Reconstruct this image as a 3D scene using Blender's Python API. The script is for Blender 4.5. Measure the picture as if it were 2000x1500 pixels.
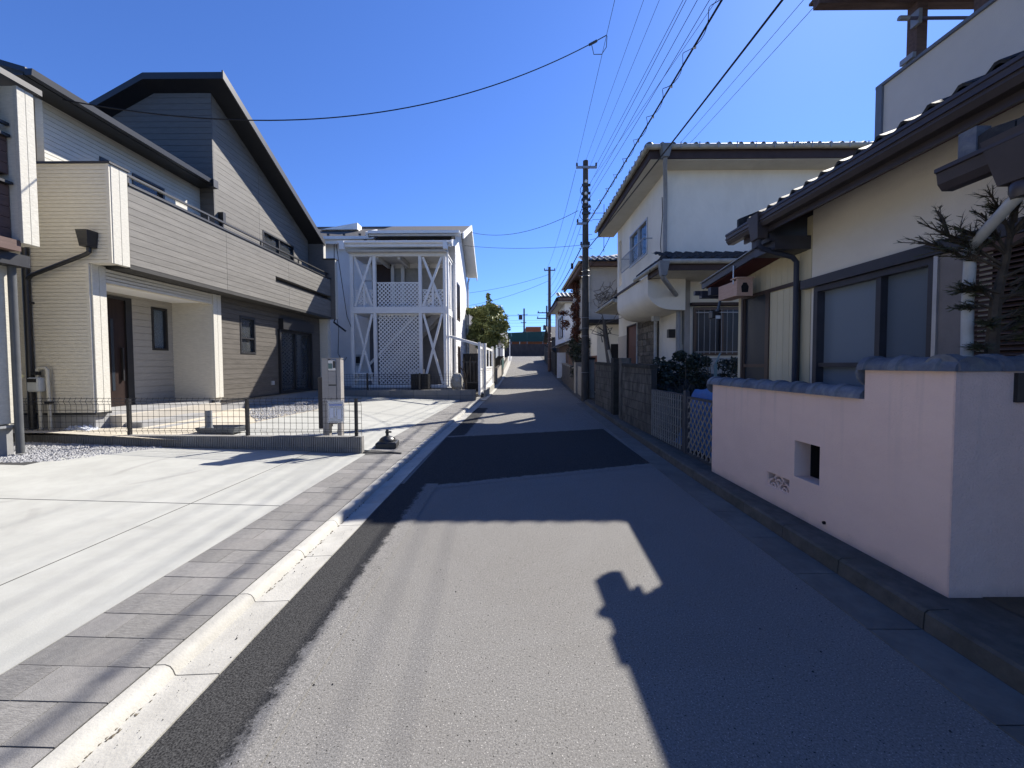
import bpy, math, random
from mathutils import Vector, Matrix
random.seed(7)
sc = bpy.context.scene
for o in list(bpy.data.objects): bpy.data.objects.remove(o)
COL = sc.collection

# ------------------------------------------------------------------ camera
def setup_camera():
    pitch, roll, yaw = math.radians(2.0), math.radians(0.25), math.radians(0.15)
    F = Vector((-math.sin(yaw)*math.cos(pitch), math.cos(yaw)*math.cos(pitch), -math.sin(pitch)))
    R = Vector((math.cos(yaw), math.sin(yaw), 0)); U = R.cross(F)
    c, s = math.cos(roll), math.sin(roll)
    R2 = R*c - U*s; U2 = R*s + U*c
    cd = bpy.data.cameras.new('camera'); cam = bpy.data.objects.new('camera', cd); COL.objects.link(cam)
    m = Matrix((R2, U2, -F)).transposed().to_4x4(); m.translation = Vector((0, 0, 1.5))
    cam.matrix_world = m
    cd.sensor_width = 36; cd.sensor_fit = 'HORIZONTAL'; cd.lens = 36*780/2000; cd.shift_y = -10/2000
    cd.clip_start = 0.05; cd.clip_end = 3000
    sc.camera = cam
setup_camera()
# ------------------------------------------------------------------ sky, sun, exposure
SUN_AZ, SUN_EL = math.radians(39.5), math.radians(41.0)      # azimuth to the right of the road
w = bpy.data.worlds.new('World'); sc.world = w; w.use_nodes = True
nt = w.node_tree; nt.nodes.clear()
wo = nt.nodes.new('ShaderNodeOutputWorld'); bg = nt.nodes.new('ShaderNodeBackground')
sk = nt.nodes.new('ShaderNodeTexSky'); sk.sky_type = 'NISHITA'; sk.sun_disc = False
sk.sun_elevation = SUN_EL; sk.sun_rotation = SUN_AZ
sk.altitude = 100; sk.air_density = 1.0; sk.dust_density = 0.15; sk.ozone_density = 3.0
bg.inputs['Strength'].default_value = 0.055
tint = nt.nodes.new('ShaderNodeMix'); tint.data_type = 'RGBA'; tint.blend_type = 'MULTIPLY'; tint.inputs[0].default_value = 1.0
tint.inputs[7].default_value = (0.72, 1.03, 1.72, 1)          # deep winter blue, the same over the whole sky
nt.links.new(sk.outputs[0], tint.inputs[6]); nt.links.new(tint.outputs[2], bg.inputs[0]); nt.links.new(bg.outputs[0], wo.inputs[0])
sd = bpy.data.lights.new('sun', 'SUN'); sd.energy = 5.0; sd.angle = math.radians(0.53); sd.color = (1.0, 0.945, 0.855)
sun = bpy.data.objects.new('sun', sd); COL.objects.link(sun)
sdir = Vector((math.sin(SUN_AZ)*math.cos(SUN_EL), math.cos(SUN_AZ)*math.cos(SUN_EL), math.sin(SUN_EL)))
sun.rotation_euler = sdir.to_track_quat('Z', 'Y').to_euler(); sun.location = sdir*60
sc.view_settings.view_transform = 'Standard'; sc.view_settings.look = 'None'
sc.view_settings.exposure = 1.06; sc.view_settings.gamma = 1.0; sc.view_settings.use_curve_mapping = False

# ------------------------------------------------------------------ materials
MATS = {}
def N(t, ty, **kw):
    n = t.nodes.new(ty)
    for k, v in kw.items():
        if hasattr(n, k): setattr(n, k, v)
    return n
def mat(name, c1, c2=None, scale=6, rough=0.8, bump=0.0, bscale=60, rand=0.0, stain=None, sscale=0.7, samt=0.5,
        spec=0.2, metal=0.0, stretch=(1, 1, 1), speck=None, spscale=120, sppos=0.62, detail=5, bdist=0.01):
    if name in MATS: return MATS[name]
    m = bpy.data.materials.new(name); m.use_nodes = True; t = m.node_tree; t.nodes.clear()
    out = N(t, 'ShaderNodeOutputMaterial'); p = N(t, 'ShaderNodeBsdfPrincipled')
    t.links.new(p.outputs[0], out.inputs[0])
    p.inputs['Roughness'].default_value = rough; p.inputs['Metallic'].default_value = metal
    p.inputs['Specular IOR Level'].default_value = spec
    g = N(t, 'ShaderNodeNewGeometry'); mp = N(t, 'ShaderNodeMapping'); mp.inputs['Scale'].default_value = stretch
    t.links.new(g.outputs['Position'], mp.inputs['Vector'])
    c2 = c2 or tuple(x*0.82 for x in c1)
    nz = N(t, 'ShaderNodeTexNoise'); nz.inputs['Scale'].default_value = scale; nz.inputs['Detail'].default_value = detail
    nz.inputs['Roughness'].default_value = 0.65
    t.links.new(mp.outputs[0], nz.inputs['Vector'])
    cr = N(t, 'ShaderNodeValToRGB'); cr.color_ramp.elements[0].position = 0.3; cr.color_ramp.elements[1].position = 0.7
    cr.color_ramp.elements[0].color = (*c2, 1); cr.color_ramp.elements[1].color = (*c1, 1)
    t.links.new(nz.outputs['Fac'], cr.inputs[0]); col = cr.outputs[0]
    def mix(fac, a, bcol, blend='MIX'):
        mx = N(t, 'ShaderNodeMix', data_type='RGBA', blend_type=blend)
        if hasattr(fac, 'links'): t.links.new(fac, mx.inputs[0])
        else: mx.inputs[0].default_value = fac
        t.links.new(a, mx.inputs[6])
        if hasattr(bcol, 'links'): t.links.new(bcol, mx.inputs[7])
        else: mx.inputs[7].default_value = (*bcol, 1)
        return mx.outputs[2]
    if stain:
        n2 = N(t, 'ShaderNodeTexNoise'); n2.inputs['Scale'].default_value = sscale; n2.inputs['Detail'].default_value = 7
        n2.inputs['Roughness'].default_value = 0.7; n2.inputs['Distortion'].default_value = 0.6
        t.links.new(mp.outputs[0], n2.inputs['Vector'])
        r2 = N(t, 'ShaderNodeMapRange'); r2.inputs[1].default_value = 0.45; r2.inputs[2].default_value = 0.72; r2.inputs[4].default_value = samt
        t.links.new(n2.outputs['Fac'], r2.inputs[0]); col = mix(r2.outputs[0], col, stain)
    if speck:
        n3 = N(t, 'ShaderNodeTexNoise'); n3.inputs['Scale'].default_value = spscale; n3.inputs['Detail'].default_value = 2
        t.links.new(g.outputs['Position'], n3.inputs['Vector'])
        r3 = N(t, 'ShaderNodeMapRange'); r3.inputs[1].default_value = sppos; r3.inputs[2].default_value = sppos+0.05
        t.links.new(n3.outputs['Fac'], r3.inputs[0]); col = mix(r3.outputs[0], col, speck)
    if rand:
        oi = N(t, 'ShaderNodeObjectInfo'); hs = N(t, 'ShaderNodeHueSaturation')
        mr = N(t, 'ShaderNodeMapRange'); mr.inputs[3].default_value = 1-rand; mr.inputs[4].default_value = 1+rand
        t.links.new(oi.outputs['Random'], mr.inputs[0]); t.links.new(mr.outputs[0], hs.inputs['Value'])
        t.links.new(col, hs.inputs['Color']); col = hs.outputs[0]
    t.links.new(col, p.inputs['Base Color'])
    if bump:
        nb = N(t, 'ShaderNodeTexNoise'); nb.inputs['Scale'].default_value = bscale; nb.inputs['Detail'].default_value = 3
        t.links.new(mp.outputs[0], nb.inputs['Vector'])
        b = N(t, 'ShaderNodeBump'); b.inputs['Strength'].default_value = bump; b.inputs['Distance'].default_value = bdist
        t.links.new(nb.outputs['Fac'], b.inputs['Height']); t.links.new(b.outputs[0], p.inputs['Normal'])
    MATS[name] = m; return m
def glassmat(name, tint, opacity=0.35, rough=0.02):
    m = bpy.data.materials.new(name); m.use_nodes = True; t = m.node_tree; t.nodes.clear()
    out = N(t, 'ShaderNodeOutputMaterial'); a = N(t, 'ShaderNodeBsdfTransparent'); d = N(t, 'ShaderNodeBsdfDiffuse')
    gl = N(t, 'ShaderNodeBsdfGlossy'); gl.inputs['Roughness'].default_value = rough
    a.inputs[0].default_value = (*[min(1, x*2+0.35) for x in tint], 1); d.inputs[0].default_value = (*tint, 1)
    m1 = N(t, 'ShaderNodeMixShader'); m1.inputs[0].default_value = opacity
    t.links.new(a.outputs[0], m1.inputs[1]); t.links.new(d.outputs[0], m1.inputs[2])
    fr = N(t, 'ShaderNodeFresnel'); fr.inputs[0].default_value = 1.5
    m2 = N(t, 'ShaderNodeMixShader'); t.links.new(fr.outputs[0], m2.inputs[0])
    t.links.new(m1.outputs[0], m2.inputs[1]); t.links.new(gl.outputs[0], m2.inputs[2]); t.links.new(m2.outputs[0], out.inputs[0])
    MATS[name] = m; return m

asphalt = mat('old_asphalt', (.25, .243, .231), (.112, .109, .104), 115, .9, .5, 170, stain=(.14, .132, .12), sscale=.45, samt=.55, speck=(.03, .03, .028), spscale=80, sppos=.66, bdist=.006, detail=3, spec=.08)
asphalt_new = mat('new_asphalt', (.042, .042, .044), (.018, .018, .02), 60, .82, .9, 95, stain=(.06, .058, .055), sscale=2, samt=.5, bdist=.015, speck=(.11, .11, .11), spscale=110, sppos=.68)
sand = mat('sandy_asphalt_edge', (.24, .215, .185), (.11, .1, .09), 20, .95, .6, 90, stain=(.14, .13, .12), sscale=5, samt=.8)
concrete = mat('driveway_concrete', (.385, .387, .362), (.325, .327, .305), 3.5, .85, .12, 120, stain=(.285, .285, .265), sscale=.55, samt=.7, stretch=(1, 1, 1))
kerbm = mat('kerb_concrete', (.42, .41, .375), (.33, .322, .295), 5, .85, .25, 80, stain=(.28, .27, .245), sscale=3, samt=.5, rand=.07)
kerbold = mat('old_kerb_concrete', (.13, .12, .105), (.07, .066, .06), 8, .9, .4, 70, stain=(.07, .075, .06), sscale=2, samt=.6, rand=.08)
gutterold = mat('old_gutter_concrete', (.17, .168, .155), (.12, .118, .11), 6, .9, .3, 90, stain=(.085, .085, .08), sscale=1.5, samt=.7, rand=.06)
paver = mat('grey_paver', (.205, .2, .192), (.155, .151, .146), 40, .88, .3, 200, rand=.14, stain=(.27, .25, .235), sscale=1.5, samt=.35)
paverb = mat('brushed_paver', (.25, .243, .232), (.135, .131, .126), 26, .9, .5, 70, rand=.08, stretch=(1, 7, 1))
joint = mat('dark_joint', (.05, .05, .05), rough=.95)
gravelm = mat('pale_gravel', (.46, .46, .46), (.24, .24, .25), 18, .9, rand=.25)
gravelbed = mat('gravel_bed', (.34, .34, .34), (.16, .16, .16), 45, .95, 1.0, 45, bdist=.03)
soil = mat('sandy_ground', (.46, .42, .34), (.38, .34, .27), 5, .95, .4, 60, stain=(.5, .47, .42), sscale=1.2)
earth = mat('garden_earth', (.12, .1, .075), (.07, .06, .045), 6, .95, .6, 30)
terrain = mat('lot_ground', (.2, .18, .15), (.14, .13, .1), 3, .95, .4, 20)

beige = mat('beige_siding', (.62, .585, .5), (.5, .468, .4), 9, .75, .15, 90, stretch=(1, 1, 6))
whitesid = mat('white_stone_siding', (.55, .53, .465), (.45, .43, .375), 30, .8, .5, 45, stretch=(.6, .6, 1.6))
greysid = mat('grey_wood_siding', (.18, .17, .153), (.13, .123, .111), 5, .6, .15, 60, rand=.06, stretch=(1, .7, 7), stain=(.225, .213, .193), sscale=1.4, samt=.5)
darksid = mat('dark_wood_siding', (.115, .104, .09), (.07, .063, .055), 5, .6, .15, 60, rand=.06, stretch=(1, .7, 7), stain=(.145, .13, .115), sscale=1.4, samt=.5)
browns = mat('brown_siding', (.13, .085, .075), (.09, .06, .052), 6, .6, stretch=(1, 1, 6))
black = mat('black_metal', (.018, .018, .02), (.012, .012, .014), 8, .42, spec=.5)
blackp = mat('black_plastic', (.022, .023, .025), (.014, .014, .015), 12, .38, spec=.5)
foundation = mat('grey_foundation', (.3, .3, .3), (.25, .25, .25), 4, .9, .15, 60)
doorbrown = mat('dark_door_wood', (.03, .019, .016), (.018, .011, .01), 3, .45, stretch=(6, 6, .6))
wh = mat('white_paint', (.8, .79, .77), (.74, .73, .71), 4, .65, .05, 40, stain=(.6, .6, .6), sscale=2, samt=.35)
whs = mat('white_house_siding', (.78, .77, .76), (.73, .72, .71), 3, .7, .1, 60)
whshade = mat('white_with_painted_shade', (.55, .54, .52), (.48, .47, .45), 3, .8, .1, 60)  # house white darkened: porch shade put into the colour; also on the outdoor unit
roofgrey = mat('grey_slate_roof', (.13, .125, .12), (.085, .082, .08), 14, .8, .4, 40, stretch=(1, 3, 1))
pink = mat('pink_plaster', (.82, .61, .51), (.78, .57, .475), 3, .9, .6, 75, stretch=(1, 1, 1.8), stain=(.7, .53, .46), sscale=.8, samt=.35, bdist=.008)
pinkr = mat('pink_rough_plaster', (.76, .56, .48), (.7, .51, .435), 9, .9, .8, 80, bdist=.012, stain=(.58, .43, .37), sscale=1.4, samt=.4)
capt = mat('blue_grey_kawara', (.14, .155, .19), (.085, .095, .115), 12, .6, .4, 45, rand=.22, stain=(.26, .26, .24), sscale=8, samt=.65, spec=.35)
cream = mat('cream_plaster', (.77, .71, .6), (.72, .66, .555), 3, .9, .45, 110, stain=(.62, .56, .46), sscale=.6, samt=.3, bdist=.006)
cream2 = mat('weathered_cream_plaster', (.78, .73, .62), (.71, .66, .555), 2, .9, .35, 90, stain=(.55, .51, .43), sscale=.7, samt=.5, bdist=.006, stretch=(1, 1, .5))
panelm = mat('cream_board', (.64, .56, .37), (.58, .505, .335), 6, .7, .1, 60, rand=.04, stretch=(1, 1, .3))
navy = mat('navy_brown_metal', (.04, .04, .052), (.028, .028, .036), 6, .45, spec=.5)
browngut = mat('dark_brown_gutter', (.05, .04, .042), (.035, .028, .03), 6, .4, spec=.5)
maroon = mat('maroon_soffit', (.1, .03, .03), (.07, .02, .022), 6, .7)
blacktile = mat('black_kawara', (.035, .035, .038), (.018, .018, .02), 20, .75, .25, 60, rand=.25, spec=.3, stain=(.08, .08, .075), sscale=8, samt=.45)
greytile = mat('old_grey_kawara', (.1, .1, .098), (.055, .055, .054), 16, .5, .4, 50, rand=.2, spec=.5, stain=(.2, .2, .18), sscale=6, samt=.5)
woodm = mat('weathered_brown_wood', (.15, .1, .085), (.085, .058, .05), 6, .75, .3, 40, stretch=(1, 5, 5))
birdw = mat('pine_board', (.55, .37, .28), (.46, .3, .22), 7, .7, .1, 50, stretch=(6, 1, 6))
aluw = mat('brown_sash', (.085, .06, .05), (.07, .05, .042), 5, .4, metal=.3, spec=.5)
alu = mat('aluminium', (.55, .55, .56), (.47, .47, .48), 6, .4, metal=.6)
galv = mat('galvanised_steel', (.36, .37, .38), (.27, .28, .29), 10, .5, metal=.5)
pipew = mat('white_pipe', (.52, .52, .49), (.4, .4, .38), 8, .55, .1, 30, stain=(.42, .42, .4), sscale=3)
pipeg = mat('grey_pvc_pipe', (.2, .215, .225), (.16, .17, .18), 8, .5)
gutc = mat('cream_gutter', (.42, .4, .33), (.3, .285, .24), 6, .5, stain=(.2, .19, .16), sscale=5, samt=.6)
brownfas = mat('brown_fascia', (.06, .042, .04), (.04, .028, .027), 5, .6)
soffit = mat('cream_soffit', (.56, .53, .45), (.48, .455, .385), 2, .9, stain=(.36, .33, .28), sscale=1, samt=.5)
blockm = mat('mossy_concrete_block', (.18, .168, .145), (.055, .05, .044), 7, .95, .6, 55, rand=.14, stain=(.03, .031, .028), sscale=2.2, samt=.75, stretch=(1, 1, .45))
blockcap = mat('black_stained_concrete', (.06, .058, .05), (.028, .027, .024), 6, .95, .5, 50)
pierm = mat('grey_mortar_pier', (.34, .32, .29), (.25, .235, .21), 5, .95, .3, 60, stain=(.14, .13, .115), sscale=2, samt=.6, stretch=(1, 1, .4))
poleconc = mat('dark_concrete_pole', (.1, .09, .08), (.055, .05, .045), 7, .9, .3, 60, stretch=(1, 1, .4))
wirem = mat('black_cable', (.012, .012, .014), rough=.5)
stonem = mat('split_stone', (.2, .175, .14), (.08, .07, .058), 9, .85, .6, 40, rand=.45)
shrubm = mat('dark_evergreen_leaf', (.04, .055, .035), (.02, .03, .02), 6, .55, rand=.1, spec=.4)
leaf_w = mat('olive_leaf', (.3, .31, .11), (.15, .175, .06), 2.2, .6, spec=.3)
needle = mat('podocarpus_needle', (.095, .095, .045), (.055, .058, .03), 5, .6)
ivyr = mat('dry_red_ivy', (.14, .055, .035), (.07, .03, .02), 3, .8)
bark = mat('bark', (.1, .08, .06), (.05, .04, .032), 12, .9, .6, 40)
barkg = mat('grey_twig', (.15, .13, .11), (.09, .08, .07), 12, .9)
bluet = mat('blue_tarp', (.05, .16, .4), (.035, .12, .32), 5, .5, .3, 12, bdist=.02)
lattm = mat('grey_lattice_wood', (.3, .285, .255), (.2, .19, .17), 9, .8, .2, 50)
graypost = mat('dark_grey_post', (.075, .078, .085), (.05, .052, .058), 8, .6)
curt = mat('white_curtain', (.82, .82, .82), (.66, .67, .68), 9, .9, stretch=(10, 10, .2))
curtg = mat('grey_curtain', (.3, .32, .33), (.2, .215, .225), 9, .9, stretch=(10, 10, .2))
inside = mat('dark_interior', (.02, .02, .022), rough=.95)
taupe = mat('taupe_powder_coat', (.33, .31, .29), (.29, .272, .255), 5, .55, stretch=(1, 1, 6))
paperm = mat('printed_paper', (.75, .77, .82), (.5, .53, .62), 60, .4, stretch=(1, 1, 2.2))
paperhead = mat('blue_print', (.25, .3, .55), rough=.5)
clearpl = glassmat('clear_plastic', (.7, .72, .75), .25, .15)
metergrey = mat('gas_meter_grey', (.42, .44, .45), (.36, .38, .39), 6, .45)
tagp = mat('pale_yellow_tag', (.62, .6, .4), rough=.7)
fabr = mat('white_sack', (.6, .63, .68), (.4, .43, .5), 14, .8, .4, 30)
retw = mat('dark_retaining_wall', (.085, .07, .065), (.05, .042, .04), 3, .9, .3, 20, stretch=(1, 1, .5))
greenm = mat('green_screen_panel', (.035, .085, .078), (.028, .068, .062), 2, .7)
orange = mat('orange_paint', (.33, .11, .055), (.27, .09, .045), 3, .8)
mint = mat('pale_mint_wall', (.45, .52, .46), rough=.8)
rooflite = mat('light_grey_roof', (.24, .235, .225), (.19, .185, .18), 9, .8, stretch=(1, 4, 1))
insul = mat('white_porcelain', (.75, .75, .72), rough=.25)
brownpan = mat('brown_door_panel', (.17, .075, .05), (.13, .055, .038), 5, .55, stretch=(3, 3, .5))
louv = mat('brown_louvre', (.14, .09, .075), (.11, .07, .058), 5, .6)
beigepan = mat('beige_panel', (.5, .44, .37), (.45, .4, .335), 4, .8)
glass_dark = glassmat('dark_window_glass', (.03, .04, .055), .7, .3)
glass_clear = glassmat('clear_window_glass', (.3, .33, .36), .12)
glass_frost = glassmat('frosted_window_glass', (.2, .25, .3), .5, .2)

# ---- extra wear worked into some materials
def base_socket(m):
    t = m.node_tree; p = next(n for n in t.nodes if n.type == 'BSDF_PRINCIPLED'); return t, p
def math_n(t, op, a, b=None, clamp=False):
    n = N(t, 'ShaderNodeMath', operation=op, use_clamp=clamp)
    for k, v in enumerate((a, b)):
        if v is None: continue
        if hasattr(v, 'links'): t.links.new(v, n.inputs[k])
        else: n.inputs[k].default_value = v
    return n.outputs[0]
def mix_into(m, fac, col):
    t, p = base_socket(m); old = p.inputs['Base Color'].links[0].from_socket
    mx = N(t, 'ShaderNodeMix', data_type='RGBA'); t.links.new(fac, mx.inputs[0]); t.links.new(old, mx.inputs[6])
    if hasattr(col, 'links'): t.links.new(col, mx.inputs[7])
    else: mx.inputs[7].default_value = (*col, 1)
    t.links.new(mx.outputs[2], p.inputs['Base Color'])
def pos_xyz(t):
    g = N(t, 'ShaderNodeNewGeometry'); s = N(t, 'ShaderNodeSeparateXYZ'); t.links.new(g.outputs['Position'], s.inputs[0]); return g, s.outputs
def noise(t, g, scale, detail=4):
    n = N(t, 'ShaderNodeTexNoise'); n.inputs['Scale'].default_value = scale; n.inputs['Detail'].default_value = detail
    t.links.new(g.outputs['Position'], n.inputs['Vector']); return n.outputs['Fac']
def ramp01(t, v, a, b):
    r = N(t, 'ShaderNodeMapRange'); r.inputs[1].default_value = a; r.inputs[2].default_value = b; t.links.new(v, r.inputs[0]); return r.outputs[0]
# tyre scuffs and trowel streaks on the driveway
t, p = base_socket(concrete); g, (X, Y, Z) = pos_xyz(t)
for cx, cy, R in ((-5.6, 2.6, 1.55), (-5.6, 2.6, 1.72), (-2.9, 5.6, 2.2), (-6.4, 5.9, 2.35)):
    dx, dy = math_n(t, 'SUBTRACT', X, cx), math_n(t, 'SUBTRACT', Y, cy)
    r = math_n(t, 'SQRT', math_n(t, 'ADD', math_n(t, 'MULTIPLY', dx, dx), math_n(t, 'MULTIPLY', dy, dy)))
    d = math_n(t, 'ABSOLUTE', math_n(t, 'SUBTRACT', r, R)); band = ramp01(t, d, .055, .02)
    f = math_n(t, 'MULTIPLY', band, ramp01(t, noise(t, g, 1.3, 3), .5, .62)); mix_into(concrete, math_n(t, 'MULTIPLY', f, .35), (.2, .195, .185))
mp2 = N(t, 'ShaderNodeMapping'); mp2.inputs['Scale'].default_value = (14, 1.2, 1); t.links.new(g.outputs['Position'], mp2.inputs['Vector'])
nn2 = N(t, 'ShaderNodeTexNoise'); nn2.inputs['Scale'].default_value = 3; nn2.inputs['Detail'].default_value = 6; t.links.new(mp2.outputs[0], nn2.inputs['Vector'])
mix_into(concrete, math_n(t, 'MULTIPLY', ramp01(t, nn2.outputs['Fac'], .5, .75), .12), (.29, .29, .27))
# rain streaks below the coping and splash dirt at the foot of the pink wall
for m in (pink, pinkr):
    t, p = base_socket(m); g, (X, Y, Z) = pos_xyz(t)
    mp3 = N(t, 'ShaderNodeMapping'); mp3.inputs['Scale'].default_value = (16, 16, .7); t.links.new(g.outputs['Position'], mp3.inputs['Vector'])
    n3 = N(t, 'ShaderNodeTexNoise'); n3.inputs['Scale'].default_value = 1.0; n3.inputs['Detail'].default_value = 5; t.links.new(mp3.outputs[0], n3.inputs['Vector'])
    mix_into(m, math_n(t, 'MULTIPLY', math_n(t, 'MULTIPLY', ramp01(t, n3.outputs['Fac'], .54, .74), ramp01(t, Z, .55, 1.3)), .3), (.4, .34, .31))
    zz_ = math_n(t, 'ADD', Z, math_n(t, 'MULTIPLY', noise(t, g, 5, 5), -.16))
    mix_into(m, math_n(t, 'MULTIPLY', ramp01(t, zz_, .1, -.02), .5), (.3, .25, .22))
# old asphalt: bright chips, worn tracks and a few hairline cracks
t, p = base_socket(asphalt); g, (X, Y, Z) = pos_xyz(t)
mix_into(asphalt, math_n(t, 'MULTIPLY', ramp01(t, noise(t, g, 150, 1), .67, .72), .8), (.5, .48, .45))
vo = N(t, 'ShaderNodeTexVoronoi', feature='DISTANCE_TO_EDGE'); vo.inputs['Scale'].default_value = .55
ds_ = N(t, 'ShaderNodeVectorMath', operation='ADD'); nv = N(t, 'ShaderNodeTexNoise'); nv.inputs['Scale'].default_value = 3; nv.inputs['Detail'].default_value = 6
t.links.new(g.outputs['Position'], nv.inputs['Vector']); t.links.new(g.outputs['Position'], ds_.inputs[0]); t.links.new(nv.outputs['Color'], ds_.inputs[1]); t.links.new(ds_.outputs[0], vo.inputs['Vector'])
ck = math_n(t, 'MULTIPLY', ramp01(t, vo.outputs['Distance'], .006, .001), math_n(t, 'MULTIPLY', ramp01(t, Y, 8.5, 9.5), ramp01(t, noise(t, g, .4, 2), .45, .55)))
mix_into(asphalt, math_n(t, 'MULTIPLY', ck, .7), (.05, .05, .048))
# new asphalt sheets that fray into the old surface along their borders
def frayed(name, edges):
    m = asphalt.copy(); m.name = name; t, p = base_socket(m); g, (X, Y, Z) = pos_xyz(t)
    n1 = math_n(t, 'MULTIPLY', math_n(t, 'SUBTRACT', noise(t, g, 9, 6), .5), .16)
    n2 = math_n(t, 'MULTIPLY', math_n(t, 'SUBTRACT', noise(t, g, 60, 2), .5), .09)
    fac = None
    for (a, b_, c, w_) in edges:      # inside where a*x + b*y + c > 0
        d = math_n(t, 'ADD', math_n(t, 'ADD', math_n(t, 'MULTIPLY', X, a), math_n(t, 'MULTIPLY', Y, b_)), c)
        d = math_n(t, 'ADD', math_n(t, 'ADD', d, n1), n2); f = ramp01(t, d, -w_, w_)
        fac = f if fac is None else math_n(t, 'MULTIPLY', fac, f)
    cr = N(t, 'ShaderNodeValToRGB'); cr.color_ramp.elements[0].position = .35; cr.color_ramp.elements[1].position = .72
    cr.color_ramp.elements[0].color = (.014, .014, .015, 1); cr.color_ramp.elements[1].color = (.08, .08, .08, 1)
    t.links.new(noise(t, g, 140, 3), cr.inputs[0]); mix_into(m, fac, cr.outputs[0])
    return m
trench_m = frayed('frayed_trench_asphalt', [(-1, 0, -1.1, .02)])
trench_far = frayed('frayed_far_trench_asphalt', [(-1, .039, -1.3615, .018)])
patch_m = frayed('frayed_patch_asphalt', [(-.35, 1, -5.28, .02), (.28, -1, 8.6, .02)])

# ------------------------------------------------------------------ mesh builder and object helpers
class MB:
    def __init__(s): s.v = []; s.f = []
    def add(s, vs, fs):
        n = len(s.v); s.v += [tuple(p) for p in vs]; s.f += [tuple(i+n for i in q) for q in fs]; return s
    def box(s, x0, x1, y0, y1, z0, z1):
        if x0 > x1: x0, x1 = x1, x0
        if y0 > y1: y0, y1 = y1, y0
        if z0 > z1: z0, z1 = z1, z0
        return s.add([(x0, y0, z0), (x1, y0, z0), (x1, y1, z0), (x0, y1, z0), (x0, y0, z1), (x1, y0, z1), (x1, y1, z1), (x0, y1, z1)],
                     [(3, 2, 1, 0), (4, 5, 6, 7), (0, 1, 5, 4), (1, 2, 6, 5), (2, 3, 7, 6), (3, 0, 4, 7)])
    def hexa(s, b, t):
        return s.add(list(b)+list(t), [(3, 2, 1, 0), (4, 5, 6, 7), (0, 1, 5, 4), (1, 2, 6, 5), (2, 3, 7, 6), (3, 0, 4, 7)])
    def bar(s, a, b, w, h=None, up=(0, 0, 1)):
        a, b = Vector(a), Vector(b); h = h or w; d = (b-a).normalized(); u = Vector(up)
        if abs(d.dot(u)) > .99: u = Vector((0, 1, 0))
        r = d.cross(u).normalized(); u = r.cross(d)
        q = [(-w/2, -h/2), (w/2, -h/2), (w/2, h/2), (-w/2, h/2)]
        return s.hexa([a+r*x+u*y for x, y in q], [b+r*x+u*y for x, y in q])
    def prism(s, poly, ext):          # planar polygon extruded by a vector
        n = len(poly); e = Vector(ext); P = [Vector(p) for p in poly]
        return s.add(P+[p+e for p in P], [tuple(range(n))[::-1], tuple(range(n, 2*n))]+[(i, (i+1) % n, (i+1) % n+n, i+n) for i in range(n)])
    def tube(s, pts, r, n=6, cap=True):
        pts = [Vector(p) for p in pts]; rings = []; base = len(s.v); k = len(pts)
        pu = None
        for i, p in enumerate(pts):
            d = (pts[min(i+1, k-1)]-pts[max(i-1, 0)]).normalized()
            u = pu if pu is not None else (Vector((0, 0, 1)) if abs(d.z) < .9 else Vector((1, 0, 0)))
            a = d.cross(u); 
            if a.length < 1e-5: a = d.orthogonal()
            a.normalize(); u = a.cross(d).normalized(); pu = u
            rr = r[i] if isinstance(r, (list, tuple)) else r
            s.v += [tuple(p+(a*math.cos(2*math.pi*j/n)+u*math.sin(2*math.pi*j/n))*rr) for j in range(n)]
        for i in range(k-1):
            for j in range(n):
                s.f.append((base+i*n+j, base+i*n+(j+1) % n, base+(i+1)*n+(j+1) % n, base+(i+1)*n+j))
        if cap: s.f += [tuple(base+j for j in range(n))[::-1], tuple(base+(k-1)*n+j for j in range(n))]
        return s
    def lathe(s, prof, c, n=20):
        base = len(s.v); cx, cy, cz = c
        for r, z in prof: s.v += [(cx+r*math.cos(2*math.pi*j/n), cy+r*math.sin(2*math.pi*j/n), cz+z) for j in range(n)]
        for i in range(len(prof)-1):
            for j in range(n): s.f.append((base+i*n+j, base+i*n+(j+1) % n, base+(i+1)*n+(j+1) % n, base+(i+1)*n+j))
        s.f += [tuple(base+j for j in range(n))[::-1], tuple(base+(len(prof)-1)*n+j for j in range(n))]
        return s
    def mesh(s, name, m, smooth=False):
        me = bpy.data.meshes.new(name); me.from_pydata(s.v, [], s.f); me.update()
        if m: me.materials.append(m)
        if smooth:
            me.polygons.foreach_set('use_smooth', [True]*len(me.polygons))
            try: me.set_sharp_from_angle(angle=math.radians(40))
            except Exception: pass
        return me
def setp(o, label=None, cat=None, group=None, kind=None):
    if label: o['label'] = label
    if cat: o['category'] = cat
    if group: o['group'] = group
    if kind: o['kind'] = kind
    return o
def put(name, me, parent=None, loc=None, rot=None):
    o = bpy.data.objects.new(name, me); COL.objects.link(o)
    if loc is not None: o.location = loc
    if rot is not None: o.rotation_euler = rot
    if parent is not None:
        o.parent = parent; o.matrix_parent_inverse = PINV.get(parent.name, Matrix.Identity(4))
    return o
PINV = {}
def part(name, mb, m, parent=None, smooth=False, bevel=0, **kw):
    o = put(name, mb.mesh(name, m, smooth), parent)
    if bevel:
        b = o.modifiers.new('bevel', 'BEVEL'); b.width = bevel; b.segments = 2; b.limit_method = 'ANGLE'
    return setp(o, **kw)
def thing(name, label, cat, loc=(0, 0, 0), group=None):
    o = bpy.data.objects.new(name, None); COL.objects.link(o); o.location = loc; o.empty_display_size = .2
    PINV[o.name] = Matrix.Translation(-Vector(loc))
    return setp(o, label, cat, group)
def structure(name, mb, m, smooth=False):
    return part(name, mb, m, None, smooth, kind='structure')
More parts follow.
